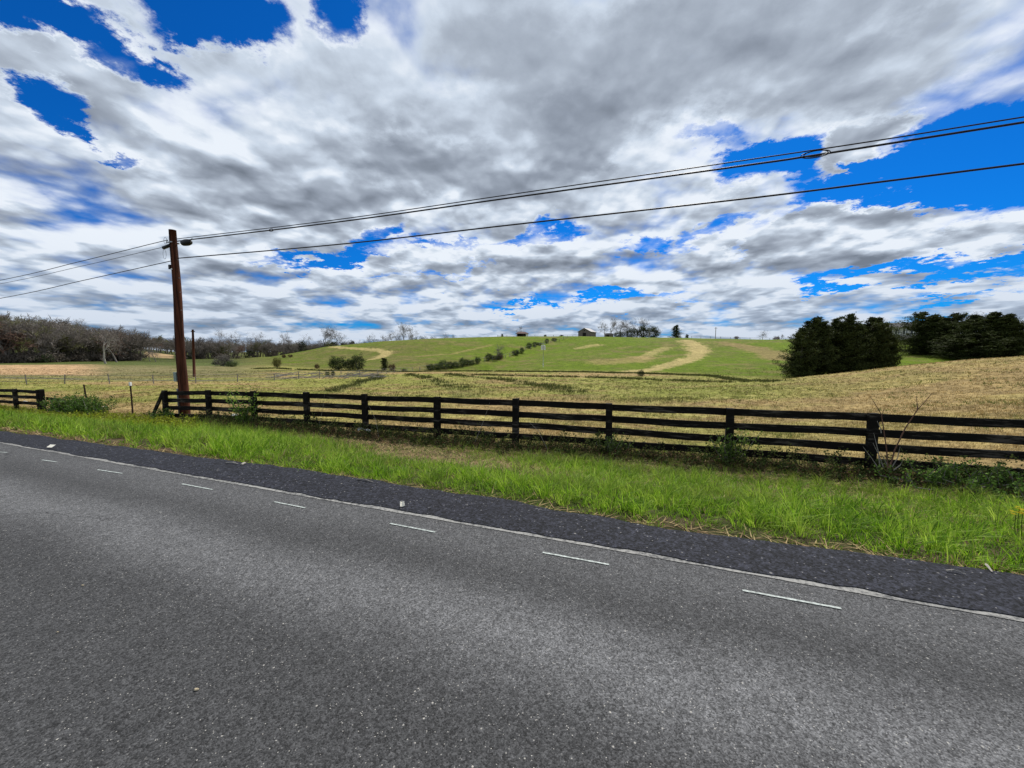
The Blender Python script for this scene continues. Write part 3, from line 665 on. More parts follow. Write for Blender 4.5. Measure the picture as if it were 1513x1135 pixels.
# ---------------------------------------------------------------- bare trees
def norm(v): return v / (np.linalg.norm(v) + 1e-9)
def bare(seed, H, spread=.8, lv=4, twig=900, low=.22, tw=.045, tlen=.09):
    g = np.random.default_rng(seed); segs = []; ends = []
    def grow(p, d, L, r, lev):
        q = p; k = 3 if lev < 2 else 2
        for i in range(k):
            d = norm(d + g.normal(0, .13 + .04 * lev, 3) + np.array([0, 0, .05 * (lev > 0)])); q2 = q + d * L / k; r2 = r * (1 - .16)
            segs.append((q, q2, r, r2, lev)); ends.append((q2, d, lev)) if lev >= 2 else None
            if lev < lv and (lev > 0 or i > 0 or low < .15):
                for c in range(2 if lev < 3 else 1):
                    a = g.uniform(0, 2 * pi); side = norm(np.cross(d, [cos(a), sin(a), .3])); nd = norm(d * g.uniform(.5, 1.0) + side * g.uniform(.5, 1.0) * spread)
                    grow(q2, nd, L * g.uniform(.5, .72), r2 * .55, lev + 1)
            q, r = q2, r2
    grow(np.array([0, 0, -.3 / H]), np.array([0, 0, 1.]), .52, .024, 0)
    V = []; Fs = []
    for a, b, r0, r1, lev in segs:
        k = 6 if lev == 0 else 4 if lev == 1 else 3; d = norm(b - a); e = norm(np.cross(d, [.3, .2, 1] if abs(d[2]) < .9 else [1, 0, 0])); f = np.cross(d, e); o = len(V)
        for c, r in ((a, r0), (b, r1)):
            for j in range(k): V.append(c + (e * cos(2*pi*j/k) + f * sin(2*pi*j/k)) * r)
        Fs += [(o + j, o + (j + 1) % k, o + k + (j + 1) % k, o + k + j) for j in range(k)]
    V = np.array(V); top = V[:, 2].max(); V *= H / top
    E = np.array([e[0] for e in ends]) * H / top; D = np.array([e[1] for e in ends])
    i = g.integers(len(E), size=twig); b = E[i]; d = D[i] * .5 + g.normal(0, .65, (twig, 3)); d[:, 2] += .25; d /= np.linalg.norm(d, axis=1)[:, None]
    L = g.uniform(.5, 1.3, twig) * tlen * H; sd = np.cross(d, g.normal(0, 1, (twig, 3))); sd /= np.linalg.norm(sd, axis=1)[:, None] + 1e-9
    mid = b + d * (L * .5)[:, None] + g.normal(0, .01 * H, (twig, 3)); e = b + d * L[:, None]; w = tw / 2
    TV = np.stack([b - sd * w, b + sd * w, mid - sd * w * .7, mid + sd * w * .7, e], 1).reshape(-1, 3)
    o = np.arange(twig)[:, None] * 5; TT = np.concatenate([o + [[0, 1, 3]], o + [[0, 3, 2]], o + [[2, 3, 4]]])
    return V, Fs, TV, TT
def tree_proto(name, label, cat_, loc, data, bark, twigm, rz=0, group=None, sc=1):
    V, Fs, TV, TT = data; r = thing(name, label, cat_, loc, rz, group, sc)
    link('trunk', mesh('trunk', V, Fs, smooth=True), bark, r); link('crown', mesh('crown', TV, TT), twigm, r); return r

BV = [bare(100 + i, 10, [.8, 1.0, .7, 1.15][i % 4], 4, 750, tw=.045, tlen=.10) for i in range(4)]
used = {}
def place_bare(v, px, Y, ytop, label, group=None, white=False, wide=1.0, red=False):
    x = xpx(px, Y, 0); g = gz1(x, Y); h_ = (zpx(Y, ytop) - g); s = h_ / 10; key = (v, white, red); sc = (s * wide, s * wide, s)
    if key not in used:
        used[key] = tree_proto('bare_tree', label, 'bare tree', (x, Y, g), BV[v], M['palebark'] if white else M['bark'], M['redtwig'] if red else M['twig'], rng.uniform(0, 6), group, sc)
        return used[key]
    return dup(used[key], label, (x, Y, g), rng.uniform(0, 6), sc, group)
GT = 'bare trees on the skyline'
SK = [ # variant, px, Y, top y, label
 (0, 127, 175, 472, 'tall bare tree poking above the wooded ridge left of the pole'),
 (1, 317, 195, 484, 'broad bare tree on the skyline just right of the utility pole'),
 (2, 345, 198, 487, 'slim bare tree right of the broad one near the utility pole'),
 (3, 380, 205, 491, 'low rounded bare tree behind the meadow above a dark evergreen'),
 (2, 430, 205, 487, 'thin lone upright bare tree left of the forked pair on the skyline'),
 (1, 452, 205, 493, 'small pale bare tree between the thin lone one and the forked pair'),
 (0, 482, 200, 484, 'left one of two leaning bare trees where the green hill meets the wood'),
 (3, 497, 200, 481, 'right one of two leaning bare trees where the green hill meets the wood'),
 (2, 549, 200, 491, 'small bare tree behind the hill crest left of the tall clump'),
 (1, 562, 200, 493, 'low faint bare tree directly left of the tall clump on the crest'),
 (3, 575, 196, 490, 'leftmost tree of the tall bare clump on the left hill crest'),
 (2, 586, 195, 486, 'second tree of the tall bare clump on the left hill crest'),
 (0, 598, 194, 477, 'tallest tree of the bare clump on the left hill crest'),
 (1, 606, 198, 480, 'rightmost tree of the tall bare clump on the left hill crest'),
 (3, 659, 205, 492, 'little bare bushy tree alone right of the tall clump on the crest'),
 (1, 667, 205, 493, 'smaller right neighbour of the little bare bushy crest tree'),
 (1, 771, 196, 480, 'bare rounded tree directly behind the small open shed'),
 (2, 893, 192, 471, 'leftmost pale bare tree of the grove right of the grey barn'),
 (0, 903, 192, 471, 'second pale bare tree of the grove right of the grey barn'),
 (3, 917, 190, 471, 'third bare tree of the grove beside the barn with crooked limbs'),
 (2, 928, 190, 470, 'fourth bare tree of the grove beside the barn, dense crown'),
 (1, 940, 190, 469, 'fifth and tallest bare tree of the grove beside the barn'),
 (0, 951, 190, 470, 'sixth bare tree of the grove, rising behind the pale light pole'),
 (3, 966, 192, 480, 'low rightmost bare tree of the grove beside the dark thicket'),
 (3, 1126, 182, 488, 'round bare tree alone on the crest left of the big cedars'),
 (0, 1153, 180, 494, 'small bare tree at the crest touching the left big cedar'),
 (3, 1430, 120, 461, 'bare tree crown rising behind the right cedar group'),
 (1, 1302, 125, 469, 'bare rounded tree between the left cedars and the ranch house'),
 (2, 1470, 110, 460, 'tall faint bare tree behind the last cedars at the right'),
]
for v, px, Y, yt, lb in SK: place_bare(v, px, Y, yt, lb, None, white=(px in (893, 903)), wide=1.25 if v == 3 else 1.0)
place_bare(0, 155, 100, 484, 'pale barked spreading bare tree standing out before the wood', None, True, 1.15)
place_bare(1, 172, 118, 486, 'reddish budding tree behind the pale spreading one', None, False, 1.2, True)
place_bare(2, 733, hit(733, 532).y, 506, 'bare grey tree in the hedgerow on the hillside', None, False, 1.3)
place_bare(3, 221, 128, 512, 'low crooked bare tree at the wood edge left of the utility pole', None, False, 1.0)
place_bare(1, 230, 126, 510, 'leaning bare tree at the wood edge against the tan far field', None, False, 1.0)
place_bare(3, 268+62, 100, 524, 'grey leafless thicket tree low in the meadow right of the slim pole', None, False, 2.2)

# the far-off wood: one mass
FV = [bare(200 + i, 10, [.8, 1.0, .7, .9, 1.0][i], 3, 620, tw=.10, tlen=.12) for i in range(5)]
fr_px = [-500, -300, 0, 60, 130, 200, 260, 330, 400, 470, 560, 640]; fr_Y = [100, 104, 106, 110, 122, 135, 160, 185, 190, 192, 196, 205]
WV, WT, WC, b = [], [], [], 0
def addw(Vx, Fx, colr):
    global b
    WV.append(Vx); WT.append(Fx + b); WC.append(np.tile(colr, (len(Vx), 1))); b += len(Vx)
def tri(Fs): return np.array([(f[0], f[i], f[i + 1]) for f in Fs for i in range(1, len(f) - 1)])
FT = [(v, tri(f), tv, tt) for v, f, tv, tt in FV]
for i in range(560):
    px = rng.uniform(-330, 640) if i > 60 else rng.uniform(-100, 330); Y = np.interp(px, fr_px, fr_Y)
    dep = 0 if i < 130 else rng.uniform(0, 1) ** 1.0 * (165 if px < 240 else 45)
    if 208 < px < 262 and Y + dep < 235: dep = 235 - Y + rng.uniform(0, 30)
    Y = Y + dep + rng.uniform(0, 4)
    x = xpx(px, Y, 0); g = gz1(x, Y); v, f, tv, tt = FT[rng.integers(5)]
    h_ = rng.uniform(7.5, 11.5) * (1.18 if px < 90 else 1 if px < 200 else .95); s = h_ / 10
    if px > 260: h_ = min(h_, zpx(Y, 497 + (px - 260) * .028 + rng.uniform(-2, 8)) - g); s = max(h_, 3) / 10
    a = rng.uniform(0, 6.28); ro = np.array([[cos(a), sin(a), 0], [-sin(a), cos(a), 0], [0, 0, 1]]); o_ = np.array([x, Y, g - .1]); wd = rng.uniform(1.0, 1.35)
    t_ = rng.random()
    cb = np.array([.165, .145, .125]) if t_ < .55 else np.array([.22, .195, .175]) if t_ < .78 else np.array([.18, .115, .09]) if t_ < .84 else np.array([.14, .14, .055])
    cb = cb * rng.uniform(.7, 1.15)
    addw((v * [wd, wd, 1] * s) @ ro + o_, f, cb * 1.15); addw((tv * [wd, wd, 1] * s) @ ro + o_, tt, cb)
# evergreen and brushy understorey in the wood
def clumps(g, ctr, rad, cnt, size, per=14):
    """leaf-sized triangles gathered in clumps through an ellipsoid"""
    d = g.normal(0, 1, (cnt, 3)); d /= np.linalg.norm(d, axis=1)[:, None]; rr = g.uniform(.35, 1, cnt) ** .5 * (1 + .22 * np.sin(d[:, 0] * 5 + d[:, 2] * 7 + g.uniform(0, 6)))
    c = np.array(ctr) + d * rr[:, None] * np.array(rad); c = np.repeat(c, per, 0); n_ = len(c)
    c = c + g.normal(0, 1, (n_, 3)) * np.array(rad).mean() * .13
    a = g.normal(0, 1, (n_, 3)); a /= np.linalg.norm(a, axis=1)[:, None]; bb = np.cross(a, g.normal(0, 1, (n_, 3))); bb /= np.linalg.norm(bb, axis=1)[:, None] + 1e-9
    s = g.uniform(.5, 1.3, n_)[:, None] * size
    V = np.stack([c - a * s * .5, c + a * s * .5 + bb * s * .15, c + bb * s * .6], 1).reshape(-1, 3); V[:, 2] = np.maximum(V[:, 2], .02)
    return V, np.arange(n_ * 3).reshape(-1, 3)
for i in range(300):
    px = rng.uniform(-300, 620) if i > 110 else rng.uniform(-60, 230); Y = np.interp(px, fr_px, fr_Y) + rng.uniform(-1, 4)
    if 205 < px < 265: continue
    x = xpx(px, Y, 0); g = gz1(x, Y); h_ = rng.uniform(1.0, 3.2)
    Vc, Tc = clumps(rng, (0, 0, h_ * .45), (h_ * rng.uniform(.7, 1.3), h_ * .8, h_ * .55), 45, .42)
    addw(Vc + [x, Y, g], Tc, (np.array([.135, .115, .095]) if rng.random() < .85 else np.array([.035, .05, .02])) * rng.uniform(.7, 1.2))
for i in range(26):
    px = rng.uniform(-200, 560); Y = np.interp(px, fr_px, fr_Y) + rng.uniform(4, 50)
    if 205 < px < 265: continue
    x = xpx(px, Y, 0); g = gz1(x, Y); h_ = rng.uniform(4, 8)
    Vc, Tc = clumps(rng, (0, 0, h_ * .55), (h_ * .3, h_ * .3, h_ * .5), 90, .5)
    addw(Vc + [x, Y, g], Tc, np.array([.028, .038, .018]))
V, T, Cc = np.concatenate(WV), np.concatenate(WT), np.concatenate(WC); print('wood tris', len(T))
tag(link('wood', mesh('wood', V, T, Cc), M['dry']), 'grey brown leafless wood covering the ridge on the left beyond the meadow', 'wood', kind='stuff')

# ---------------------------------------------------------------- evergreens and bushes
def cedar(seed, H, Rd, nb=120, size=.17, low=.04, per=26, power=1.25, clump=.26, steps=7):
    g = np.random.default_rng(seed); mb = MB(); cx = []
    mb.tube([(0, 0, -.3), (.05, 0, H * .4), (0, .05, H * .95)], [H * .03, H * .018, .015], 8)
    lob = g.uniform(0, 6, 3); LD = [(0, 0, 1.0)] + [(cos(q_) * g.uniform(.28, .5) * Rd, sin(q_) * g.uniform(.28, .5) * Rd, g.uniform(.80, .98)) for q_ in g.uniform(0, 6.28, 4)]
    for i in range(nb):
        t = low + (1 - low) * (i + g.random()) / nb; a = g.uniform(0, 2 * pi)
        env = Rd * (1 - max(0, (t - .12) / .88) ** power) * (1 + .22 * sin(a * 2 + lob[0]) + .15 * sin(a * 3 + t * 6 + lob[1])) * (g.uniform(.62, 1.15) if t < .6 else g.uniform(.45, 1.45)); env *= .62 + .38 * min(1, t / .15); env = max(env, .07 * Rd); ld = LD[0] if g.random() < .42 or t < .12 else LD[g.integers(1, 5)]; env *= 1 if ld[2] == 1 else .66; lo_ = min(1, t * 2.2)
        z0 = t * H * ld[2]; up_ = g.uniform(-.05, .35) + .35 * t; P = []
        for k in range(steps):
            q = .18 + .82 * k / (steps - 1); c = np.array([ld[0] * lo_ + cos(a) * env * q, ld[1] * lo_ + sin(a) * env * q, z0 + up_ * env * q * q - .08 * env * sin(q * 3)]); P.append(c)
            cx.append((c, clump * (1.1 - .55 * t) * (.55 + .6 * (1 - abs(q - .6)))))
        if i % 3 == 0: mb.tube([(0, 0, z0 * .95), tuple(P[steps // 2]), tuple(P[-1])], [.035, .02, .008], 4, False)
    c = np.array([q[0] for q in cx]); sd = np.array([q[1] for q in cx]); keep = g.random(len(c)) > .12; c, sd = c[keep], sd[keep]
    c = np.repeat(c, per, 0); sd = np.repeat(sd, per)[:, None]; n_ = len(c)
    c = c + g.normal(0, 1, (n_, 3)) * sd * np.array([1, 1, .55]); c[:, 2] = np.maximum(c[:, 2], .1)
    a = g.normal(0, 1, (n_, 3)); a[:, 2] = a[:, 2] * .8 + .35; a /= np.linalg.norm(a, axis=1)[:, None]; bb = np.cross(a, g.normal(0, 1, (n_, 3))); bb /= np.linalg.norm(bb, axis=1)[:, None] + 1e-9
    s = g.uniform(.5, 1.3, n_)[:, None] * size
    V = np.stack([c - bb * s * .2, c + bb * s * .2, c + a * s], 1).reshape(-1, 3)
    return mb, V, np.arange(n_ * 3).reshape(-1, 3)
def cedar_thing(name, label, cat_, loc, data, mat, rz=0, sc=1, group=None, leaf='crown'):
    r = thing(name, label, cat_, loc, rz, group, sc); mb, V, T = data; mb.build('trunk', M['bark'], r, True); link(leaf, mesh(leaf, V, T), mat, r); return r
CD = [cedar(11, 8.5, 2.9, 240, .25, power=1.7), cedar(12, 9, 2.5, 240, .24, power=1.8), cedar(13, 8.5, 3.2, 250, .25, power=2.3), cedar(14, 8.5, 3.2, 240, .25, power=2.8, low=.02)]
cu = {}
def place_cedar(v, px, Y, ytop, wpx, label, base=None):
    x = xpx(px, Y, 0); g = gz1(x, Y) if base is None else base; h_ = zpx(Y, ytop) - g; hh = [8.5, 9, 8.5, 8.5][v]; rr = [2.9, 2.5, 3.2, 3.2][v]
    sz = h_ / hh * .95; sx = wpx / 2 / F * Y / rr * 1.12; sc = (sx, sx, sz)
    if v not in cu: cu[v] = cedar_thing('cedar_tree', label, 'cedar', (x, Y, g), CD[v], M['cedar'], rng.uniform(0, 6), sc)
    else: dup(cu[v], label, (x, Y, g), rng.uniform(0, 6), sc)
place_cedar(0, 1183, 54, 482, 56, 'leftmost dark cedar of the left group, broad skirt and sloping top')
place_cedar(0, 1203, 57, 466, 66, 'second dark cedar of the left group with feathery pointed top')
place_cedar(1, 1231, 58, 468, 48, 'third dark cedar of the left group with a ragged open top')
place_cedar(1, 1252, 56, 461, 50, 'tallest dark cedar in the middle of the left group')
place_cedar(2, 1285, 57, 466, 62, 'dense rounded cedar right of the tallest one in the left group')
place_cedar(2, 1309, 56, 486, 36, 'lower bushy cedar at the right end of the left group')
place_cedar(3, 1359, 84, 459, 56, 'leftmost rounded cedar of the right group beside the ranch house')
place_cedar(2, 1382, 83, 478, 54, 'low rounded cedar tucked between two taller ones in the right group')
place_cedar(3, 1405, 80, 461, 60, 'second tall rounded cedar of the right group')
place_cedar(2, 1435, 74, 463, 60, 'third tall cedar of the right group with open feathery top')
place_cedar(0, 1463, 72, 459, 66, 'tallest feathery cedar near the right end of the right group')
place_cedar(1, 1490, 70, 470, 50, 'rightmost feathery cedar of the right group on the knoll')
place_cedar(3, 1440, 72, 490, 80, 'low spreading cedar skirt in front of the right group')
# bush generator
def bush(seed, Rx, H, cnt, size, per=14):
    g = np.random.default_rng(seed); V, T = clumps(g, (0, 0, H * .48), (Rx, Rx, H * .55), cnt, size, per); mb = MB()
    for i in range(5): a = g.uniform(0, 6.28); mb.tube([(0, 0, -.1), (cos(a) * Rx * .3, sin(a) * Rx * .3, H * .4), (cos(a) * Rx * .6, sin(a) * Rx * .6, H * .75)], [.04 * H / 2, .025 * H / 2, .01], 5, False)
    return mb, V, T
BD = [bush(31, 1.4, 2.4, 240, .17), bush(32, 1.1, 2.6, 220, .16)]
CE = cedar(15, 3.2, 1.15, 90, .13, per=20, power=1.6, clump=.14)
bu = {}
def place_bush(v, px, Y, ytop, wpx, label, mat='bush', name='bush', cat_='bush', group=None, pyb=None):
    if pyb is not None: q = hit(px, pyb); x, Y, g = q.x, q.y, q.z
    else: x = xpx(px, Y, 0); g = gz1(x, Y)
    h_ = max(zpx(Y, ytop) - g, .3); data = CE if v == 2 else BD[v]; hh = [2.4, 2.6, 3.2][v] * 1.0; rr = [1.4, 1.1, 1.15][v] * 1.1
    sx = wpx / 2 / F * Y / rr; sc = (sx, sx, h_ / hh); key = (v, mat)
    if key not in bu: bu[key] = cedar_thing(name, label, cat_, (x, Y, g), data, M[mat], rng.uniform(0, 6), sc, group, 'leaves' if v < 2 else 'crown')
    else:
        r_ = dup(bu[key], label, (x, Y, g), rng.uniform(0, 6), sc, group, name); r_['category'] = cat_
M['brownbush'] = leafy('brown_brush', (.085, .045, .03), .1, .35, 2, .9, .1)
M['greybrush'] = leafy('grey_brush', (.12, .11, .095), .1, .35, 2, .9, .1)
M['yelbush'] = leafy('olive_budding', (.11, .10, .028), .2, .35, 2, .8, .1)
place_bush(0, 500, 0, 527.5, 28, 'left dark evergreen bush of the pair at the hill foot', 'pine', pyb=547)
place_bush(1, 517, 0, 531, 18, 'smaller dark bush between the two evergreens at the hill foot', 'pine', pyb=547)
place_bush(1, 529, 0, 525, 23, 'right taller evergreen bush of the pair at the hill foot', 'pine', pyb=547)
place_bush(2, 568, 0, 528.5, 15, 'single dark conical cedar right of the evergreen pair', 'cedar', 'cedar_tree', 'cedar', pyb=547)
place_bush(0, 579, 0, 538, 12, 'brown leafless shrub touching the single conical cedar', 'brownbush', pyb=547.5)
place_bush(0, 409.5, 0, 529, 13, 'round olive bush alone on the low left flank of the hill', 'yelbush', pyb=543)
place_bush(0, 468.5, 0, 538, 8, 'small round reddish brown bush left of the evergreen pair', 'brownbush', pyb=545)
place_bush(0, 419.5, 0, 524, 6, 'dark brown stump-like shrub high on the left hill flank', 'brownbush', pyb=529)
place_bush(0, 429, 0, 524, 7, 'low heap of brown cut branches beside the stump-like shrub', 'brownbush', pyb=528)
place_bush(0, 330, 0, 526, 24, 'grey leafless brush pile low in the meadow right of the slim pole', 'greybrush', pyb=541)
place_bush(0, 343, 0, 534, 17, 'low green bush beside the grey leafless brush in the meadow', 'bush', pyb=542)
place_bush(0, 318, 0, 535, 10, 'small dark shrub left of the grey leafless brush', 'pine', pyb=539)
place_bush(0, 43, 0, 531, 22, 'low dark green bush at the foot of the left wood', 'pine', pyb=535)
place_bush(1, 484, 0, 549, 8, 'small dark shrub by the grey wire fence, left one of two', 'weed', pyb=556)
place_bush(1, 492, 0, 548, 6, 'small dark shrub by the grey wire fence, right one of two', 'pine', pyb=556)
place_bush(0, 597, 0, 545, 8, 'tiny dark shrub near the bend of the wire fence', 'pine', pyb=549)
place_bush(0, 947, 0, 547, 11, 'lone dark shrub on the ditch line under the pale track', 'pine', pyb=556)
HG = [(636, 547, 538, 15), (646, 546, 535.5, 16), (655, 545, 534, 15), (665, 544, 534, 16), (674, 543, 532, 14), (683, 542, 530, 13), (690, 540, 531, 12), (698, 539, 530, 10), (706, 537, 529, 10),
      (722, 533, 522, 15), (732, 531, 523, 15), (740, 529, 522, 10), (762, 525, 517, 13), (771, 522, 512, 10), (782, 514, 508, 9), (790, 512, 505, 9), (797, 510, 504, 10), (808, 507, 501.5, 9), (819, 504, 499.5, 8)]
ordn = ['first', 'second', 'third', 'fourth', 'fifth', 'sixth', 'seventh', 'eighth', 'ninth', 'tenth', 'eleventh', 'twelfth', 'thirteenth', 'fourteenth', 'fifteenth', 'sixteenth', 'seventeenth', 'eighteenth', 'nineteenth']
for i, (px, pb, pt, w) in enumerate(HG):
    place_bush(i % 2, px, 0, pt + [0, 1.5, -1.5, .5, 2, -1][i % 6], w * [1, .8, 1.15, .9][i % 4], '%s bush up the hillside hedgerow, counted from the valley' % ordn[i], 'bush' if i % 3 else 'pine', pyb=pb, group='bushes of the hillside hedgerow')
place_bush(0, 738, 0, 524, 12, 'reddish brown bush under the bare hedgerow tree', 'brownbush', pyb=531)
for px, yt, w, Y, lb in ((742, 493.5, 5, 176, 'tiny dark conifer on the crest left of the small open shed'), (805.5, 494.5, 6, 178, 'tiny dark conifer on the crest right of the small open shed'),
                      (829, 495, 8, 176, 'small dark conifer on the crest at the top of the hedgerow'), (998, 480, 18, 182, 'dark pointed cedar standing alone right of the bare grove'), (1014, 494, 7, 176, 'small dark tree at the top of the pale track')):
    place_bush(2, px, Y, yt, w, lb, 'cedar', 'cedar_tree', 'cedar')
for px, yt, w, lb in ((914, 490, 20, 'dark low thicket bush at the left foot of the bare grove'), (932, 486, 22, 'dark thicket bush in the middle of the bare grove'), (949, 482, 20, 'tall dark thicket bush left of the pale light pole'), (964, 483, 20, 'dark thicket bush right of the pale light pole'),
                     (1087, 497, 7, 'little brown shrub on the green crest right of the thin pole')):
    place_bush(1, px, 186 if px < 1000 else 165, yt, w, lb, 'cedar' if px < 1000 else 'brownbush')
for px, yt, w, lb in ((612, 499, 16, 'low dark hedge clump behind the crest right of the tall bare clump'), (626, 498.5, 18, 'second low dark hedge clump behind the crest'), (641, 499, 14, 'third low dark hedge clump behind the crest')):
    place_bush(0, px, 215, yt, w, lb, 'pine')
place_bush(0, 1146, 180, 497, 9, 'small dark shrub on the crest left of the big cedars', 'brownbush')

# ---------------------------------------------------------------- buildings on the crest
def gable(mb, w, d, hw, hr):
    V = [(-w/2, -d/2, -1), (w/2, -d/2, -1), (w/2, d/2, -1), (-w/2, d/2, -1), (-w/2, -d/2, hw), (w/2, -d/2, hw), (w/2, d/2, hw), (-w/2, d/2, hw), (0, -d/2, hr), (0, d/2, hr)]
    return mb.add(V, [(0, 1, 5, 8, 4), (1, 2, 6, 5), (2, 3, 7, 9, 6), (3, 0, 4, 7)])
def roofs(w, d, hw, hr, th=.15, ov=.35):
    mb = MB(); sl = (hr - hw) / (w / 2)
    for s in (-1, 1):
        x1 = s * (w / 2 + ov); z1 = hw - sl * ov
        P = [(0, -d/2 - ov, hr + .03), (x1, -d/2 - ov, z1 + .03), (x1, d/2 + ov, z1 + .03), (0, d/2 + ov, hr + .03)]
        P = [Vector(p) for p in P] + [Vector(p) + Vector((0, 0, th)) for p in P]
        mb.add(P, [(3, 2, 1, 0), (4, 5, 6, 7), (0, 1, 5, 4), (1, 2, 6, 5), (2, 3, 7, 6), (3, 0, 4, 7)])
    return mb
b_ = ground_thing('barn', 'grey weathered gable barn on top of the green hill', 'barn', 867, 180, rz=R(-32))
b_.location.z -= .2
gable(MB(), 6.0, 7.0, 2.3, 3.9).build('wall', M['wood'], b_); roofs(6.0, 7.0, 2.3, 3.9).build('roof', M['roof'], b_)
MB().box((0, -3.52, .9), (1.6, .06, 1.9)).build('door', M['dark'], b_); MB().box((0, -3.52, 2.9), (.6, .06, .6)).build('window', M['dark'], b_)
b_ = ground_thing('shed', 'small dark open fronted shed on the hill crest below a bare tree', 'shed', 771, 181, rz=R(4))
wl = MB()
for sx in (-1, 1): wl.box((sx * 2.2, 0, .6), (.2, 3, 2.4))
wl.box((0, 1.4, .6), (4.3, .2, 2.4)); wl.box((.9, .2, .5), (.2, 2.3, 2.2)); wl.build('wall', M['wood'], b_)
MB().box((-1.0, 1.2, .5), (1.9, .1, 1.7)).build('door', M['dark'], b_)
mb = MB(); mb.add([(-3.2, -2.1, 1.55), (3.2, -2.1, 1.55), (3.2, 2, 1.55), (-3.2, 2, 1.55), (-1.6, 0, 2.5), (1.6, 0, 2.5)], [(3, 2, 1, 0), (0, 1, 5, 4), (1, 2, 5), (2, 3, 4, 5), (3, 0, 4)]); mb.build('roof', M['redroof'], b_)
MB().box((2.25, -1.53, .5), (1.1, .05, 1.9)).build('panel', M['white'], b_)
b_ = ground_thing('shed', 'low long dark lean-to between the grey barn and the bare grove', 'shed', 899, 184, rz=R(2)); b_.location.z -= .2
MB().box((0, 0, .5), (3.6, 2.4, 2.4)).build('wall', M['wood'], b_)
mb = MB(); mb.add([(-2.1, -1.5, 1.6), (2.1, -1.5, 1.6), (2.1, 1.5, 2.0), (-2.1, 1.5, 2.0), (-1.2, -.8, 2.25), (1.2, -.8, 2.25), (1.2, .9, 2.35), (-1.2, .9, 2.35)], [(3, 2, 1, 0), (4, 5, 6, 7), (0, 1, 5, 4), (1, 2, 6, 5), (2, 3, 7, 6), (3, 0, 4, 7)]); mb.build('roof', M['darkroof'], b_)
MB().box((-.8, -1.21, .7), (1.2, .04, 1.3)).build('door', M['dark'], b_)
# ranch house
hx = xpx(1352, 112, 0); hz = zpx(112, 497.5); b_ = thing('house', 'low ranch house with dark roof and white columns behind the cedars', 'house', (hx, 112, hz), R(-4))
w_, d_ = 19, 8
MB().box((0, d_ / 2, .9), (w_, d_, 3.8)).build('wall', M['white'], b_)
mb = MB(); P = [(-w_/2 - .7, -1.6, 2.62), (w_/2 + .7, -1.6, 2.62), (w_/2 + .7, d_ + .7, 2.83), (-w_/2 - .7, d_ + .7, 2.83), (-w_/2 - .7, d_/2 - .6, 4.25), (w_/2 + .7, d_/2 - .6, 4.25)]
mb.add(P, [(3, 2, 1, 0), (0, 1, 5, 4), (1, 2, 5), (2, 3, 4, 5), (3, 0, 4)]); mb.build('roof', M['darkroof'], b_)
for i in range(9):
    xx = -w_ / 2 + 1.0 + i * 2.1
    MB().box((xx, -1.3, 1.2), (.16, .16, 2.8)).build('column', M['white'], b_)
    wd = MB().box((xx + 1.0, -.02, 1.45), (1.1, .06, 1.5)).build('window', M['glass'], b_)
    MB().box((xx + 1.0, -.06, 1.45), (.06, .04, 1.5)).box((xx + 1.0, -.06, 2.24), (1.25, .05, .08)).box((xx + 1.0, -.06, .66), (1.25, .05, .08)).build('frame', M['white'], wd)
MB().box((0, -.8, -.4), (w_, 1.5, 1.0)).build('porch', M['greywood'], b_)
MB().box((5, 4, 4.4), (.8, .8, 1.2)).build('chimney', M['wood'], b_)

# poles on the hill
o = ground_thing('light_pole', 'pale pole standing before the dark thicket on the crest', 'pole', 958, 178); h_ = zpx(178, 484) - o.location.z
MB().tube([(0, 0, -.2), (0, 0, h_)], [.22, .16], 8).build('shaft', M['greywood'], o, True); MB().box((.1, 0, h_ - .3), (1.0, .2, .2)).build('arm', M['steel'], o)
o = ground_thing('utility_pole', 'thin dark pole alone against the sky on the right part of the crest', 'utility pole', 1056, 182); h_ = zpx(182, 483.5) - o.location.z
MB().tube([(0, 0, -.2), (0, 0, h_)], [.15, .12], 8).build('shaft', M['bark'], o, True); MB().box((0, 0, h_ - .5), (1.3, .12, .14)).build('crossarm', M['bark'], o)
q = hit(802.5, 543); o = thing('birdhouse_pole', 'white birdhouse cluster on a thin pole on the hillside', 'birdhouse pole', q); h_ = zpx(q.y, 508) - q.z
MB().tube([(0, 0, -.2), (0, 0, h_)], .045, 8).build('shaft', M['steel'], o, True); MB().box((0, 0, h_ + .02), (1.0, .06, .06)).build('arm', M['steel'], o)
for sx in (-.25, .25):
    hb = MB(); zc = h_ - .85; hb.box((sx, 0, zc), (.36, .4, .75)); hb.add([(sx - .24, -.26, zc + .376), (sx + .24, -.26, zc + .376), (sx + .24, .26, zc + .376), (sx - .24, .26, zc + .376), (sx, -.26, zc + .6), (sx, .26, zc + .6)], [(3, 2, 1, 0), (0, 1, 4), (1, 2, 5, 4), (2, 3, 5), (3, 0, 4, 5)])
    hb = hb.build('birdhouse', M['white'], o); MB().box((sx, -.205, zc + .15), (.1, .02, .1)).box((sx, -.205, zc - .15), (.1, .02, .1)).build('hole', M['dark'], hb)
zc = .62; MB().tube([(0, 0, zc - .1), (0, 0, zc), (0, 0, zc + .1)], [.03, .16, .03], 8).build('baffle', M['white'], o, True)

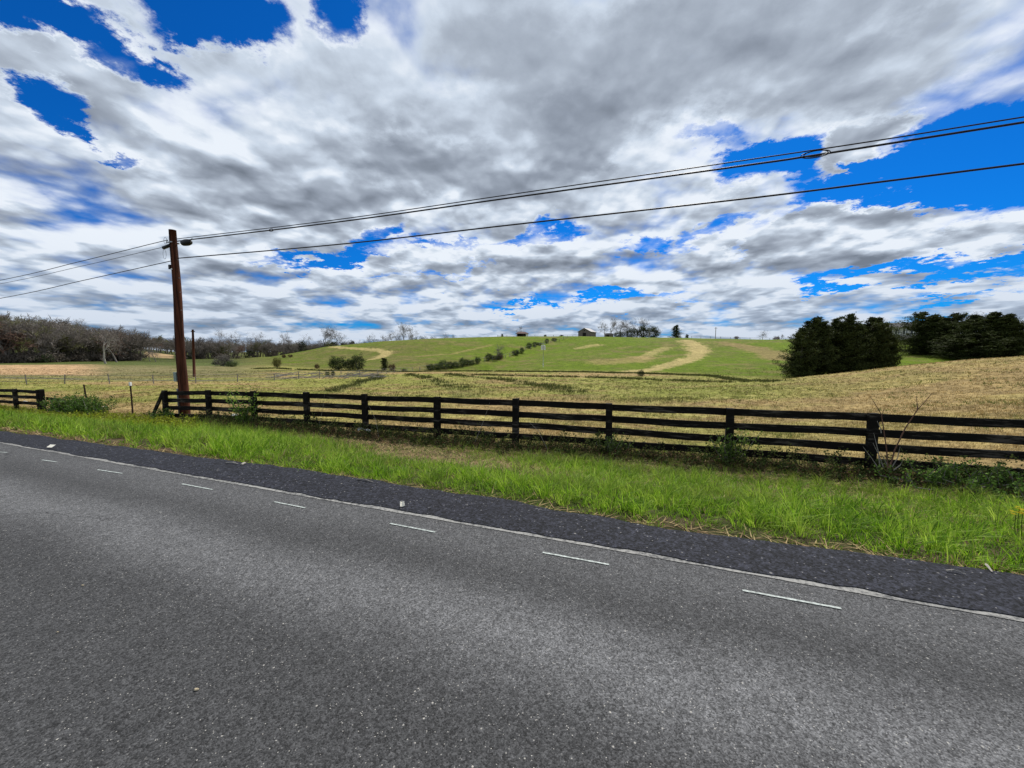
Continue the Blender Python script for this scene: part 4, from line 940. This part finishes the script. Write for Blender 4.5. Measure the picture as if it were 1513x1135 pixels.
# grey wire fence crossing the meadow, hedgerow fence, crest fence
def wire_fence(label, pix, Yd, posth, spacing, wires, mat, wr=.02, pr=.06, name='wire_fence'):
    P = []
    for (a, b) in pix:
        if Yd: x = xpx(a, Yd, 0); P.append(Vector((x, Yd, gz1(x, Yd))))
        else: P.append(hit(a, b))
    r = thing(name, label, 'fence', (0, 0, 0)); tot = [0]
    for a, b in zip(P[:-1], P[1:]): tot.append(tot[-1] + (b - a).xy.length)
    k = min(95, int(tot[-1] / spacing)); S = []
    for i in range(k + 1):
        d = tot[-1] * i / k; xx = np.interp(d, tot, [p.x for p in P]); yy = np.interp(d, tot, [p.y for p in P]); S.append(Vector((xx, yy, gz1(xx, yy))))
    for p_ in S:
        a = rng.normal(0, .10); MB().tube([p_ - Vector((0, 0, .2)), p_ + Vector((a, 0, posth * rng.uniform(.75, 1.1)))], pr, 5).build('post', mat, r)
    for w in wires:
        MB().tube([p_ + Vector((0, 0, w * posth + rng.normal(0, .01))) for p_ in S], wr, 4).build('wire', mat, r)
wire_fence('grey wire and post fence crossing the left meadow behind the utility pole', ((-40, 568), (60, 568), (180, 567), (300, 566), (400, 563), (470, 559), (560, 554), (610, 549)), 0, .9, 3.4, (.3, .6, .9), M['greywood'], .014, .045)
wire_fence('grey wire fence climbing the hillside through the hedgerow bushes', ((620, 549), (690, 541), (745, 530), (775, 518), (815, 506), (838, 500)), 0, 1.2, 3.5, (.4, .9), M['greywood'], .02, .07)
wire_fence('thin dark fence along the green crest right of the pale track', ((1020, 0), (1080, 0), (1165, 0)), 172, 1.1, 4, (.5, .9), M['bark'], .03, .07)
wire_fence('thin dark fence along the crest on both sides of the small open shed', ((735, 0), (800, 0), (860, 0)), 181, 1.0, 4, (.5, .95), M['bark'], .05, .08)
# fallen pale branches by the creek
P = []; mbw = []
for i in range(70):
    q = hit(rng.uniform(390, 560), rng.uniform(553, 560)); P.append(q)
V = []; mb = MB()
for q in P:
    a = rng.uniform(-.5, .5); L = rng.uniform(.8, 2.6); mb.tube([q + Vector((0, 0, .05)), q + Vector((cos(a) * L, sin(a) * L, rng.uniform(.1, .6)))], [.05, .02], 4)
tag(mb.build('fallen_branches', M['greywood']), 'grey fallen branches and brush strewn along the creek before the hill foot', 'branches', kind='stuff')

# ---------------------------------------------------------------- growth along the fence
def stems(S, leaf, colr, hgt, perst, droop=.3):
    """S: base points; returns stem + leaf triangles with colours"""
    SV, LV, cs, cl_ = [], [], [], []
    for p_ in S:
        p_ = np.array(p_); h_ = hgt * rng.uniform(.45, 1.15); a = rng.uniform(0, 6.28); d = np.array([cos(a), sin(a), 0]) * h_ * rng.uniform(.1, droop * 2); k = 5
        C_ = [p_ + d * (q / k) ** 1.6 + np.array([0, 0, h_ * (q / k) * (1 - .25 * q / k)]) for q in range(k + 1)]
        sd = np.array([-sin(a + 1), cos(a + 1), 0]) * .005 * (p_[1] / 9)
        for q in range(k): SV += [C_[q] - sd, C_[q] + sd, C_[q + 1]]
        t_ = rng.uniform(.15, 1, perst) * k; i = np.minimum(t_.astype(int), k - 1); Cc_ = np.array(C_); c = Cc_[i] + (Cc_[i + 1] - Cc_[i]) * (t_ - i)[:, None] + rng.normal(0, .03, (perst, 3))
        u = rng.normal(0, 1, (perst, 3)); u /= np.linalg.norm(u, axis=1)[:, None]; w = np.cross(u, rng.normal(0, 1, (perst, 3))); w /= np.linalg.norm(w, axis=1)[:, None]
        s = rng.uniform(.5, 1.3, perst)[:, None] * leaf
        LV.append(np.stack([c, c + u * s * .6 + w * s * .32, c + u * s, c + u * s * .6 - w * s * .32], 1).reshape(-1, 3)); cl_.append(np.repeat(np.array(colr) * rng.uniform(.55, 1.5, perst)[:, None] * rng.uniform(.8, 1.2), 4, 0))
    SV = np.array(SV); LV = np.concatenate(LV); cl_ = np.concatenate(cl_); q = np.arange(len(LV) // 4)[:, None] * 4
    LT = np.concatenate([q + [[0, 1, 2]], q + [[0, 2, 3]]]); ST = np.arange(len(SV)).reshape(-1, 3)
    return cat([(SV, ST, np.tile(np.array([.10, .06, .04]), (len(SV), 1))), (LV, LT, cl_)])
parts = []
dens = [(240, 1.5), (300, 3), (350, 8), (380, 7), (450, 7), (500, 4), (540, 6), (600, 3), (640, 5), (700, 7), (760, 5), (820, 3.5), (880, 6), (905, 6), (960, 4), (1010, 4), (1060, 6), (1090, 7), (1150, 5), (1220, 4), (1270, 7), (1300, 8), (1350, 5), (1420, 8), (1513, 9), (1600, 9)]
ds = [s_of(a) for a, _ in dens]; dv = [b_ for _, b_ in dens]
base = []
for s in np.arange(-16, 9, .03):
    if rng.random() < np.interp(s, ds, dv) * .03 * 3.6:
        nn = YF / KN + rng.normal(-.12, .22); x, y = fpt(s, nn); base.append((x, y, gz1(x, y)))
hsel = rng.random(len(base)); lo = [b_ for b_, h_ in zip(base, hsel) if h_ < .6]; hi = [b_ for b_, h_ in zip(base, hsel) if h_ >= .6]
parts.append(stems(lo, .05, (.05, .07, .02), .38, 34)); parts.append(stems(hi, .05, (.075, .09, .025), .62, 30))
base = []
for s in np.arange(-16, 9, .02):
    if rng.random() < .8: nn = YF / KN + rng.normal(-.35, .28); x, y = fpt(s, nn); base.append((x, y, gz1(x, y)))
parts.append(stems(base, .045, (.09, .06, .03), .24, 14)); parts.append(stems(base[::2], .05, (.05, .075, .02), .2, 26))
V, T, Cc = cat(parts)
tag(link('fence_undergrowth', mesh('fence_undergrowth', V, T, Cc), M['dry']), 'tangled green and brown weeds growing through the bottom boards of the fence', 'weeds', kind='stuff')
# mustard-like yellow-green growth on the left verge
base = []
for i in range(900):
    px = rng.uniform(-20, 290); n_ = rng.uniform(6.6, 9.2); u = (px - CX) / F; Y = n_ * KN / (1 + K * u); x = u * Y
    base.append((x, Y, gz1(x, Y)))
V, T, Cc = stems(base, .07, (.20, .23, .018), .38, 14)
tag(link('yellow_weeds', mesh('yellow_weeds', V, T, Cc), M['blade']), 'yellow green flowering weeds in the tall grass below the fence gap', 'weeds', kind='stuff')
def leafplant(name, label, cat_, p_, cnt, h_, leaf, colr, spread, per, mat='blade'):
    r = thing(name, label, cat_, p_); S = [(rng.normal(0, spread), rng.normal(0, spread * .6), 0) for i in range(cnt)]
    SV, LV, cl_ = [], [], []
    mb = MB()
    for s0 in S:
        hh = h_ * rng.uniform(.5, 1.1); a = rng.uniform(0, 6.28); P = [Vector((s0[0] * min(1, q / 1.5) + cos(a) * hh * .4 * (q / 4) ** 1.5, s0[1] * min(1, q / 1.5) + sin(a) * hh * .4 * (q / 4) ** 1.5, hh * q / 4 - .05)) for q in range(5)]
        mb.tube(P, [.012, .010, .008, .006, .003], 4, False)
        t_ = rng.uniform(.1, 1, per) * 4; i = np.minimum(t_.astype(int), 3); Cc_ = np.array([tuple(q) for q in P]); c = Cc_[i] + (Cc_[i + 1] - Cc_[i]) * (t_ - i)[:, None] + rng.normal(0, .07 * h_, (per, 3))
        u = rng.normal(0, 1, (per, 3)); u /= np.linalg.norm(u, axis=1)[:, None]; w = np.cross(u, rng.normal(0, 1, (per, 3))); w /= np.linalg.norm(w, axis=1)[:, None]; s = rng.uniform(.5, 1.3, per)[:, None] * leaf
        LV.append(np.stack([c, c + u * s * .6 + w * s * .32, c + u * s, c + u * s * .6 - w * s * .32], 1).reshape(-1, 3)); cl_.append(np.repeat(np.array(colr) * 1.6 * rng.uniform(.5, 1.5, per)[:, None], 4, 0))
    mb.build('stem', M['bark'], r); LV = np.concatenate(LV); LV[:, 2] = np.maximum(LV[:, 2], .0); q = np.arange(len(LV) // 4)[:, None] * 4
    link('leaves', mesh('leaves', LV, np.concatenate([q + [[0, 1, 2]], q + [[0, 2, 3]]]), np.concatenate(cl_)), M[mat], r); return r
def at_fence(px, n_off): u = (px - CX) / F; Y = (YF + n_off * KN) / (1 + K * u); return (u * Y, Y, gz1(u * Y, Y))
leafplant('bush', 'wide green bush sprawling over the end of the left fence run', 'bush', at_fence(98, -.3), 70, .88, .08, (.05, .085, .014), .5, 80)
leafplant('bush', 'low green bush beside the rusty leaning steel post', 'bush', at_fence(118, -.2), 60, .8, .08, (.045, .085, .014), .5, 70)
leafplant('shrub', 'fresh green leafy sapling growing through the fence near its second post', 'shrub', at_fence(358, -.25), 16, 1.25, .075, (.07, .12, .018), .13, 70)
leafplant('shrub', 'small green shrub at the foot of the leaning brace', 'shrub', at_fence(234, -.25), 22, .5, .07, (.05, .09, .015), .2, 50)
leafplant('shrub', 'leafy green vine on the bottom boards near the right edge', 'shrub', at_fence(1430, -.3), 50, .42, .05, (.07, .12, .022), .6, 50, 'dry')
leafplant('shrub', 'low dark green shrub against the fence at the far right edge', 'shrub', at_fence(1502, -.45), 50, .38, .05, (.06, .105, .02), .5, 50, 'dry')
leafplant('shrub', 'leafy weed climbing the post left of the bare sapling', 'shrub', at_fence(1084, -.2), 16, .75, .06, (.07, .11, .02), .12, 60)
leafplant('shrub', 'bushy weed in front of the middle fence post near the pasture sign of green', 'shrub', at_fence(905, -.25), 14, .5, .055, (.06, .09, .02), .16, 50)['label'] = 'low leafy weed at the foot of the tall centre right fence post'
# bare sapling by the fence
sb = Vector(at_fence(1312, -.45)); sp_ = thing('sapling', 'bare reddish sapling with long forked stems in front of the right fence post', 'sapling', sb)
def L3(px, py): return on_line(px, py, YF - .45 * KN) - sb
mb = MB()
mb.tube([L3(1313, 697), L3(1322, 665), L3(1338, 632), L3(1356, 605), L3(1368, 592), L3(1377, 581)], [.013, .011, .010, .008, .006, .003], 6)
mb.tube([L3(1356, 605), L3(1355, 596), L3(1354, 585)], [.009, .006, .003], 5)
mb.tube([L3(1312, 697), L3(1310, 665), L3(1305, 630), L3(1302, 612), L3(1293, 597), L3(1286, 586)], [.011, .010, .009, .007, .005, .003], 6)
mb.tube([L3(1303, 614), L3(1306, 605)], [.006, .003], 5)
mb.build('stem', M['redtwig'], sp_, True); mb = MB()
for a, b_ in (((1300, 690), (1291, 640)), ((1305, 690), (1290, 655)), ((1318, 690), (1330, 660)), ((1298, 692), (1275, 660)), ((1320, 695), (1336, 676)), ((1312, 690), (1300, 668)), ((1302, 640), (1296, 622))): mb.tube([L3(*a), L3((a[0] + b_[0]) / 2 + 2, (a[1] + b_[1]) / 2 + 2), L3(*b_)], [.009, .007, .003], 5)
mb.build('twig', M['greywood'], sp_)
# thin dead stalks leaning on the fence further left
for k, (A, B_, lb) in enumerate((((700, 640), (724, 594), 'thin bent dead stalk leaning on the rails left of the centre post'), ((560, 655), (545, 600), 'thin dead stalk in front of the rails near the litter'), ((480, 580), (468, 612), 'dry thin stalk standing behind the left rails'), ((810, 655), (776, 618), 'curved dead stalk right of the centre post'))):
    a, b_ = on_line(*A, YF - .4), on_line(*B_, YF - .25); a, b_ = (a, b_) if a.z < b_.z else (b_, a); a = Vector((a.x, a.y, gz1(a.x, a.y))); mb = MB(); md = (a + b_) / 2 + Vector((.05, 0, .08)); mb.tube([a, md, b_], [.007, .005, .002], 5); tag(mb.build('dead_stalk', M['greywood']), lb, 'stalk')

# ---------------------------------------------------------------- litter, flowers
def sheet(name, label, cat_, loc, w, l, rz, tilt, fold, mat):
    k = 6; V = []; 
    for i in range(k + 1):
        for j in range(3):
            a = (i / k - .5) * w; z_ = fold * abs(i / k - .5) * w + rng.normal(0, .002); V.append((a, (j / 2 - .5) * l, z_))
    Fs = [(i * 3 + j, (i + 1) * 3 + j, (i + 1) * 3 + j + 1, i * 3 + j + 1) for i in range(k) for j in range(2)]
    o = link(name, mesh(name, np.array(V), Fs), mat); md = o.modifiers.new('thickness', 'SOLIDIFY'); md.thickness = .002
    o.location = loc; o.rotation_euler = (tilt, 0, rz); return tag(o, label, cat_)
P = on_road(594, 747, .02)
sheet('paper_scrap', 'folded cream paper scrap standing on the dark shoulder', 'litter', (P.x, P.y, .034), .042, .050, R(25), R(55), .9, M['paper'])
P = on_road(76, 660.5, .03); sheet('paper_scrap', 'flat cream card lying on the far left shoulder', 'litter', (P.x, P.y, .045), .11, .06, R(-8), R(35), .05, M['paper'])
def crumple(label, px, py, size, seed, n_off=0):
    q = hit(px, py, 3); g = np.random.default_rng(seed); mb = MB(); V = []; Fs = []; nu, nv = 14, 9
    for i in range(nv):
        for j in range(nu):
            th = pi * i / (nv - 1); ph = 2 * pi * j / nu; r_ = 1 + g.normal(0, .22); V.append((r_ * sin(th) * cos(ph) * size, r_ * sin(th) * sin(ph) * size * .6, max(-.02, r_ * cos(th) * size * .5) + size * .25))
    for i in range(nv - 1):
        for j in range(nu): Fs.append((i * nu + j, (i + 1) * nu + j, (i + 1) * nu + (j + 1) % nu, i * nu + (j + 1) % nu))
    o = link('plastic_bag', mesh('plastic_bag', np.array(V), Fs), M['plastic']); o.location = (q.x, q.y, q.z + .10); return tag(o, label, 'litter')
crumple('crumpled white bag in the grass below the fence near the fresh sapling', 347, 620, .15, 1)
crumple('crumpled white bag lying in brown grass, left one of two', 533, 641, .10, 2)
crumple('crumpled white wrapper touching the right side of the bag in brown grass', 544, 642, .08, 3)
crumple('tiny white scrap in the yellow weeds right of the leaning post', 156, 606, .11, 4)
crumple('small white scrap in the grass under the left fence run', 37, 597, .11, 5)
def stick(px0, py0, px1, py1, lb, r_=.008):
    a, b_ = on_road(px0, py0, .02), on_road(px1, py1, .018); mb = MB(); mb.tube([a, (a + b_) / 2 + Vector((0, .01, .01)), b_], [r_, r_, r_ * .5], 5); tag(mb.build('stick', M['palebark']), lb, 'stick')
stick(334, 683.5, 352, 685.5, 'pale twig on the shoulder edge, left of a small pale chip'); stick(357, 686.5, 363, 684.5, 'small pale wood chip on the shoulder edge left of the paper scrap', .016)
stick(528, 708, 551, 712.5, 'pale stick where the grass meets the shoulder left of the paper scrap'); stick(1457, 834, 1466, 845, 'short pale splinter at the grass edge near the right side', .008); stick(1398, 843, 1425, 847, 'thin pale straw on the shoulder edge near the right side', .005)
M['chip'] = basic('tan_stone', (.36, .30, .2), .8, .2, 30)
for (px, py, s_, lb) in ((290, 1019, .012, 'tan pebble on the asphalt at lower left'), (122, 865, .009, 'small pale pebble on the asphalt near the left edge'), (85, 934, .006, 'tiny white pebble on the dark asphalt at left')):
    P = on_road(px, py, .004); V = [(cos(a) * s_ * (1 + .2 * sin(3 * a)), sin(a) * s_ * .6, 0) for a in np.linspace(0, 2 * pi, 9)[:-1]]
    V2 = [(v[0] * .7, v[1] * .7, s_ * .4) for v in V]; k = 8
    o = link('pebble', mesh('pebble', np.array(V + V2), [(i, (i + 1) % k, k + (i + 1) % k, k + i) for i in range(k)] + [tuple(range(k, 2 * k))]), M['chip']); o.location = P; tag(o, lb, 'pebble')
# yellow flowers at the right edge
for (px, py, lb) in ((1506, 749, 'yellow flower head at the right edge, upper one of the cluster'), (1501, 757, 'yellow flower head at the right edge, lower left one of the cluster'), (1511, 756, 'yellow flower head at the right edge, lower right one of the cluster')):
    Pp = on_line(px, py + 3, 5.5); g = gz1(Pp.x, Pp.y); r_ = thing('yellow_flower', lb, 'flower', (Pp.x, Pp.y, g), 0, 'yellow flowers at the right edge'); hh = max(Pp.z - g, .1)
    MB().tube([(.02, 0, 0), (0, 0, hh * .6), (0, 0, hh)], .003, 5).build('stem', M['fresh'], r_); mb = MB()
    for c in range(6):
        cx_, cy_, cz_ = rng.normal(0, .014, 3)
        for a in np.linspace(0, 2 * pi, 6)[:-1]: mb.add([(cx_, cy_, hh + cz_), (cx_ + cos(a - .4) * .012, cy_ + sin(a - .4) * .012, hh + cz_ + .006), (cx_ + cos(a) * .02, cy_ + sin(a) * .02, hh + cz_ + .004), (cx_ + cos(a + .4) * .012, cy_ + sin(a + .4) * .012, hh + cz_ + .006)], [(0, 1, 2, 3)])
    mb.build('petals', M['flower'], r_)

# ---------------------------------------------------------------- sky
SUN_AZ, SUN_EL = R(25), R(50)
W = bpy.data.worlds.new('World'); bpy.context.scene.world = W; W.use_nodes = True; t = W.node_tree; t.nodes.clear(); n = N(t)
D = n('ShaderNodeTexCoord').outputs['Generated']
sky = n('ShaderNodeTexSky', sky_type='NISHITA', sun_disc=False, sun_elevation=SUN_EL, sun_rotation=SUN_AZ, altitude=200, air_density=1.0, dust_density=.4, ozone_density=3.0).outputs[0]
SKYK = .10
sep = n('ShaderNodeSeparateXYZ', {0: D}); zc = n.math('MAXIMUM', sep.outputs[2], 0.0)
def planar(zz_):
    den = n.math('ADD', zz_, .17)
    return n('ShaderNodeCombineXYZ', {0: n.math('DIVIDE', sep.outputs[0], den), 1: n.math('DIVIDE', sep.outputs[1], den), 2: 0.0}).outputs[0]
plane = planar(zc); plane_up = planar(n.math('ADD', zc, .022))
def nz(vec, sc, det, ro, loc=(0, 0, 0), stretch=(1, 1, 1), rot=0.0, dist=0.0):
    return n('ShaderNodeTexNoise', {'Vector': n('ShaderNodeMapping', {0: vec, 1: loc, 2: (0, 0, rot), 3: stretch}).outputs[0], 'Scale': sc, 'Detail': det, 'Roughness': ro}, noise_dimensions='2D').outputs[0]
# direction warped a little so that the openings have ragged edges
wn = n('ShaderNodeTexNoise', {'Vector': plane, 'Scale': 2.2, 'Detail': 9, 'Roughness': .68}).outputs[1]
Dw = n('ShaderNodeVectorMath', {0: D, 1: n('ShaderNodeVectorMath', {0: n('ShaderNodeVectorMath', {0: wn, 1: (.5, .5, .5)}, operation='SUBTRACT').outputs[0], 'Scale': .24}, operation='SCALE').outputs[0]}, operation='ADD').outputs[0]
def blob(vec, px, py, rx, ry, rot):
    c = ray(px, py).normalized(); cr = cos(R(rot)); sr = sin(R(rot))
    def T_(dx, dy): return ray(px + dx, py - dy).normalized() - c
    e1 = T_(cr * rx, sr * rx); e2 = T_(-sr * ry, cr * ry); e1 = e1 - c * e1.dot(c); e2 = e2 - c * e2.dot(c); e2 = e2 - e1 * (e2.dot(e1) / e1.dot(e1))
    a = n('ShaderNodeVectorMath', {0: vec, 1: e1 / e1.dot(e1)}, operation='DOT_PRODUCT').outputs['Value']
    b_ = n('ShaderNodeVectorMath', {0: vec, 1: e2 / e2.dot(e2)}, operation='DOT_PRODUCT').outputs['Value']
    q = n.math('ADD', n.math('MULTIPLY', a, a), n.math('MULTIPLY', b_, b_))
    return n.rng(q, 0.0, 1.9, 1.0, 0.0)
HOLES = [(45, 25, 90, 38, -15, 1.15), (185, 75, 95, 26, -28, .85), (340, 30, 105, 48, -8, 1.1), (505, 25, 30, 35, -30, .6), (95, 150, 36, 34, -50, .95), (150, 212, 36, 12, -15, .7), (240, 20, 60, 30, 0, .5),
 (1450, 225, 130, 50, 18, 1.0), (1300, 282, 190, 24, 3, 1.05), (1140, 235, 85, 34, 15, 1.1), (1050, 205, 50, 12, 15, .3), (790, 348, 70, 13, 8, .7), (555, 345, 40, 15, 20, .8), (480, 375, 110, 11, 5, .75), (650, 366, 60, 8, 8, .5),
 (950, 365, 40, 14, 10, .7), (1040, 352, 60, 12, 20, .5), (1340, 402, 190, 14, 7, 1.0), (1490, 395, 50, 18, 5, .6), (920, 438, 90, 9, 5, .8), (640, 405, 90, 7, 5, .5), (1420, 440, 80, 7, 4, .6), (775, 451, 60, 5, 0, .8), (1230, 422, 60, 7, 5, .5), (1120, 345, 60, 10, 40, .5), (1500, 290, 60, 20, 20, .4)]
CLD = [(1265, 215, 90, 32, 20, 1.25), (1240, 325, 130, 28, 5, .5), (1430, 345, 110, 22, 12, .6), (1200, 380, 110, 22, 0, .35), (1090, 268, 40, 16, 0, .4), (600, 250, 260, 90, 10, .35), (1000, 100, 400, 100, 10, .35)]
DARK = [(850, 205, 60, 70, -40, .55), (1000, 100, 160, 90, 10, .45), (1300, 90, 150, 70, 10, .42), (730, 60, 120, 60, 0, .25), (640, 250, 170, 38, -10, .42), (170, 180, 90, 30, -25, .2), (240, 280, 200, 30, -8, .28), (60, 330, 120, 22, 0, .3),
 (890, 400, 130, 26, 3, .4), (1280, 385, 60, 14, 8, .35), (1180, 330, 60, 10, 0, .3), (1060, 320, 60, 22, 0, .25), (590, 408, 120, 10, 0, .2), (330, 440, 200, 22, 0, .3)]
LITE = [(520, 190, 110, 40, 20, .35), (350, 130, 110, 40, 20, .3), (980, 240, 130, 30, 20, .35), (1420, 130, 120, 30, 22, .45), (60, 120, 60, 40, 0, .2), (1250, 200, 60, 30, 20, .4), (1250, 300, 110, 14, 0, .4), (1440, 325, 100, 14, 12, .35), (700, 160, 60, 60, 0, .3), (260, 170, 50, 40, 0, .25), (820, 460, 300, 10, 0, .2)]
def summed(vec, Ls):
    acc = None
    for px, py, rx, ry, rot, w in Ls:
        q = n.math('MULTIPLY', blob(vec, px, py, rx, ry, rot), w); acc = q if acc is None else n.math('ADD', acc, q)
    return acc
hol, cld, drk, lit = summed(Dw, HOLES), summed(Dw, CLD), summed(Dw, DARK), summed(Dw, LITE)
wp = n('ShaderNodeTexNoise', {'Vector': plane, 'Scale': 2.6, 'Detail': 4, 'Roughness': .55}, noise_dimensions='2D').outputs[1]
wp = n('ShaderNodeVectorMath', {0: n('ShaderNodeVectorMath', {0: wp, 1: (.5, .5, .5)}, operation='SUBTRACT').outputs[0], 'Scale': .13}, operation='SCALE').outputs[0]
def clouds(pl_):
    pl_ = n('ShaderNodeVectorMath', {0: pl_, 1: wp}, operation='ADD').outputs[0]
    fb = nz(pl_, 1.15, 4, .5, (3.1, 1.7, 0)); fd = nz(pl_, 2.3, 6, .50, (7, 2, 0), (1, .85, 1), .5)
    vo = n('ShaderNodeTexVoronoi', {'Vector': pl_, 'Scale': 3.4, 'Detail': 2.0, 'Roughness': .45, 'Lacunarity': 2.3, 'Smoothness': .25}, feature='SMOOTH_F1', normalize=True, voronoi_dimensions='2D').outputs[0]
    puff = n.math('SUBTRACT', .38, vo)
    return fb, puff, n.math('ADD', n.math('ADD', n.math('MULTIPLY', n.math('SUBTRACT', fb, .5), 1.2), n.math('MULTIPLY', n.math('SUBTRACT', fd, .5), 1.25)), n.math('MULTIPLY', puff, 1.0))
f_big, f_det, c0 = clouds(plane); _, _, c1 = clouds(plane_up); f_fine = nz(plane, 9, 7, .6)
cov = n.math('ADD', n.math('ADD', c0, .40), n.math('MULTIPLY', n.math('SUBTRACT', f_fine, .5), .40))
cov = n.math('ADD', n.math('SUBTRACT', cov, hol), n.math('MULTIPLY', cld, .9))
mask = n.rng(cov, -.22, .46)
thick = n.rng(cov, .15, .95)
rel = n.math('SUBTRACT', c0, c1)
over = n.rng(sep.outputs[2], .25, .6, 1.0, .55)
tone = n.math('ADD', n.math('MULTIPLY', n.math('MULTIPLY', rel, 1.5), over), n.math('ADD', n.math('MULTIPLY', n.math('MULTIPLY', f_det, over), .62), n.math('MULTIPLY', n.math('SUBTRACT', f_fine, .5), -.08)))
tone = n.math('ADD', tone, n.math('SUBTRACT', .90, n.math('MULTIPLY', thick, .35)))
tone = n.math('ADD', n.math('SUBTRACT', tone, n.math('MULTIPLY', drk, .44)), n.math('MULTIPLY', lit, .40), clamp=True)
ramp = n('ShaderNodeValToRGB', {0: tone}); cr = ramp.color_ramp; cr.interpolation = 'LINEAR'
for i, (p_, c_) in enumerate([(0.0, (.17, .20, .25)), (.35, (.29, .335, .41)), (.6, (.42, .48, .57)), (.82, (.61, .695, .81)), (1.0, (.83, .89, .97))]):
    e = cr.elements[i] if i < 2 else cr.elements.new(p_); e.position = p_; e.color = c4(c_)
lowz = n.rng(sep.outputs[2], .0, .22, 1, 0)
cc = n.mix(n.math('MULTIPLY', lowz, .6), ramp.outputs[0], n.mix(.65, ramp.outputs[0], (.31, .42, .60, 1)))
skyc = n.mix(1.0, sky, (SKYK * .02, SKYK * .43, SKYK * 1.04, 1), 'MULTIPLY')
lp = n.mix(mask, skyc, cc)
# below the horizon: dull land tone
lp = n.mix(n.rng(sep.outputs[2], -.02, 0.0, 1, 0), lp, (.09, .10, .07, 1))
bg = n('ShaderNodeBackground', {0: lp, 1: 1.0}); t.links.new(bg.outputs[0], n('ShaderNodeOutputWorld').inputs[0])
W.cycles.sampling_method = 'MANUAL'; W.cycles.sample_map_resolution = 512

sl = bpy.data.lights.new('sun', 'SUN'); sl.energy = 5.0; sl.angle = R(.6); sl.color = (1, .95, .87); so = bpy.data.objects.new('sun', sl); C.objects.link(so)
sd = Vector((sin(SUN_AZ) * cos(SUN_EL), cos(SUN_AZ) * cos(SUN_EL), sin(SUN_EL))); so.rotation_euler = sd.to_track_quat('Z', 'Y').to_euler(); so.location = (0, 0, 60)

cam = bpy.data.cameras.new('camera'); cam.sensor_width = 36; cam.lens = 36 * F / 1513; cam.clip_end = 30000; cam.clip_start = .05
co = bpy.data.objects.new('camera', cam); C.objects.link(co); co.location = (0, 0, H0); co.rotation_euler = (R(85), 0, 0); bpy.context.scene.camera = co
sc = bpy.context.scene; sc.view_settings.view_transform = 'Standard'; sc.view_settings.look = 'None'; sc.view_settings.exposure = 0; sc.view_settings.gamma = 1
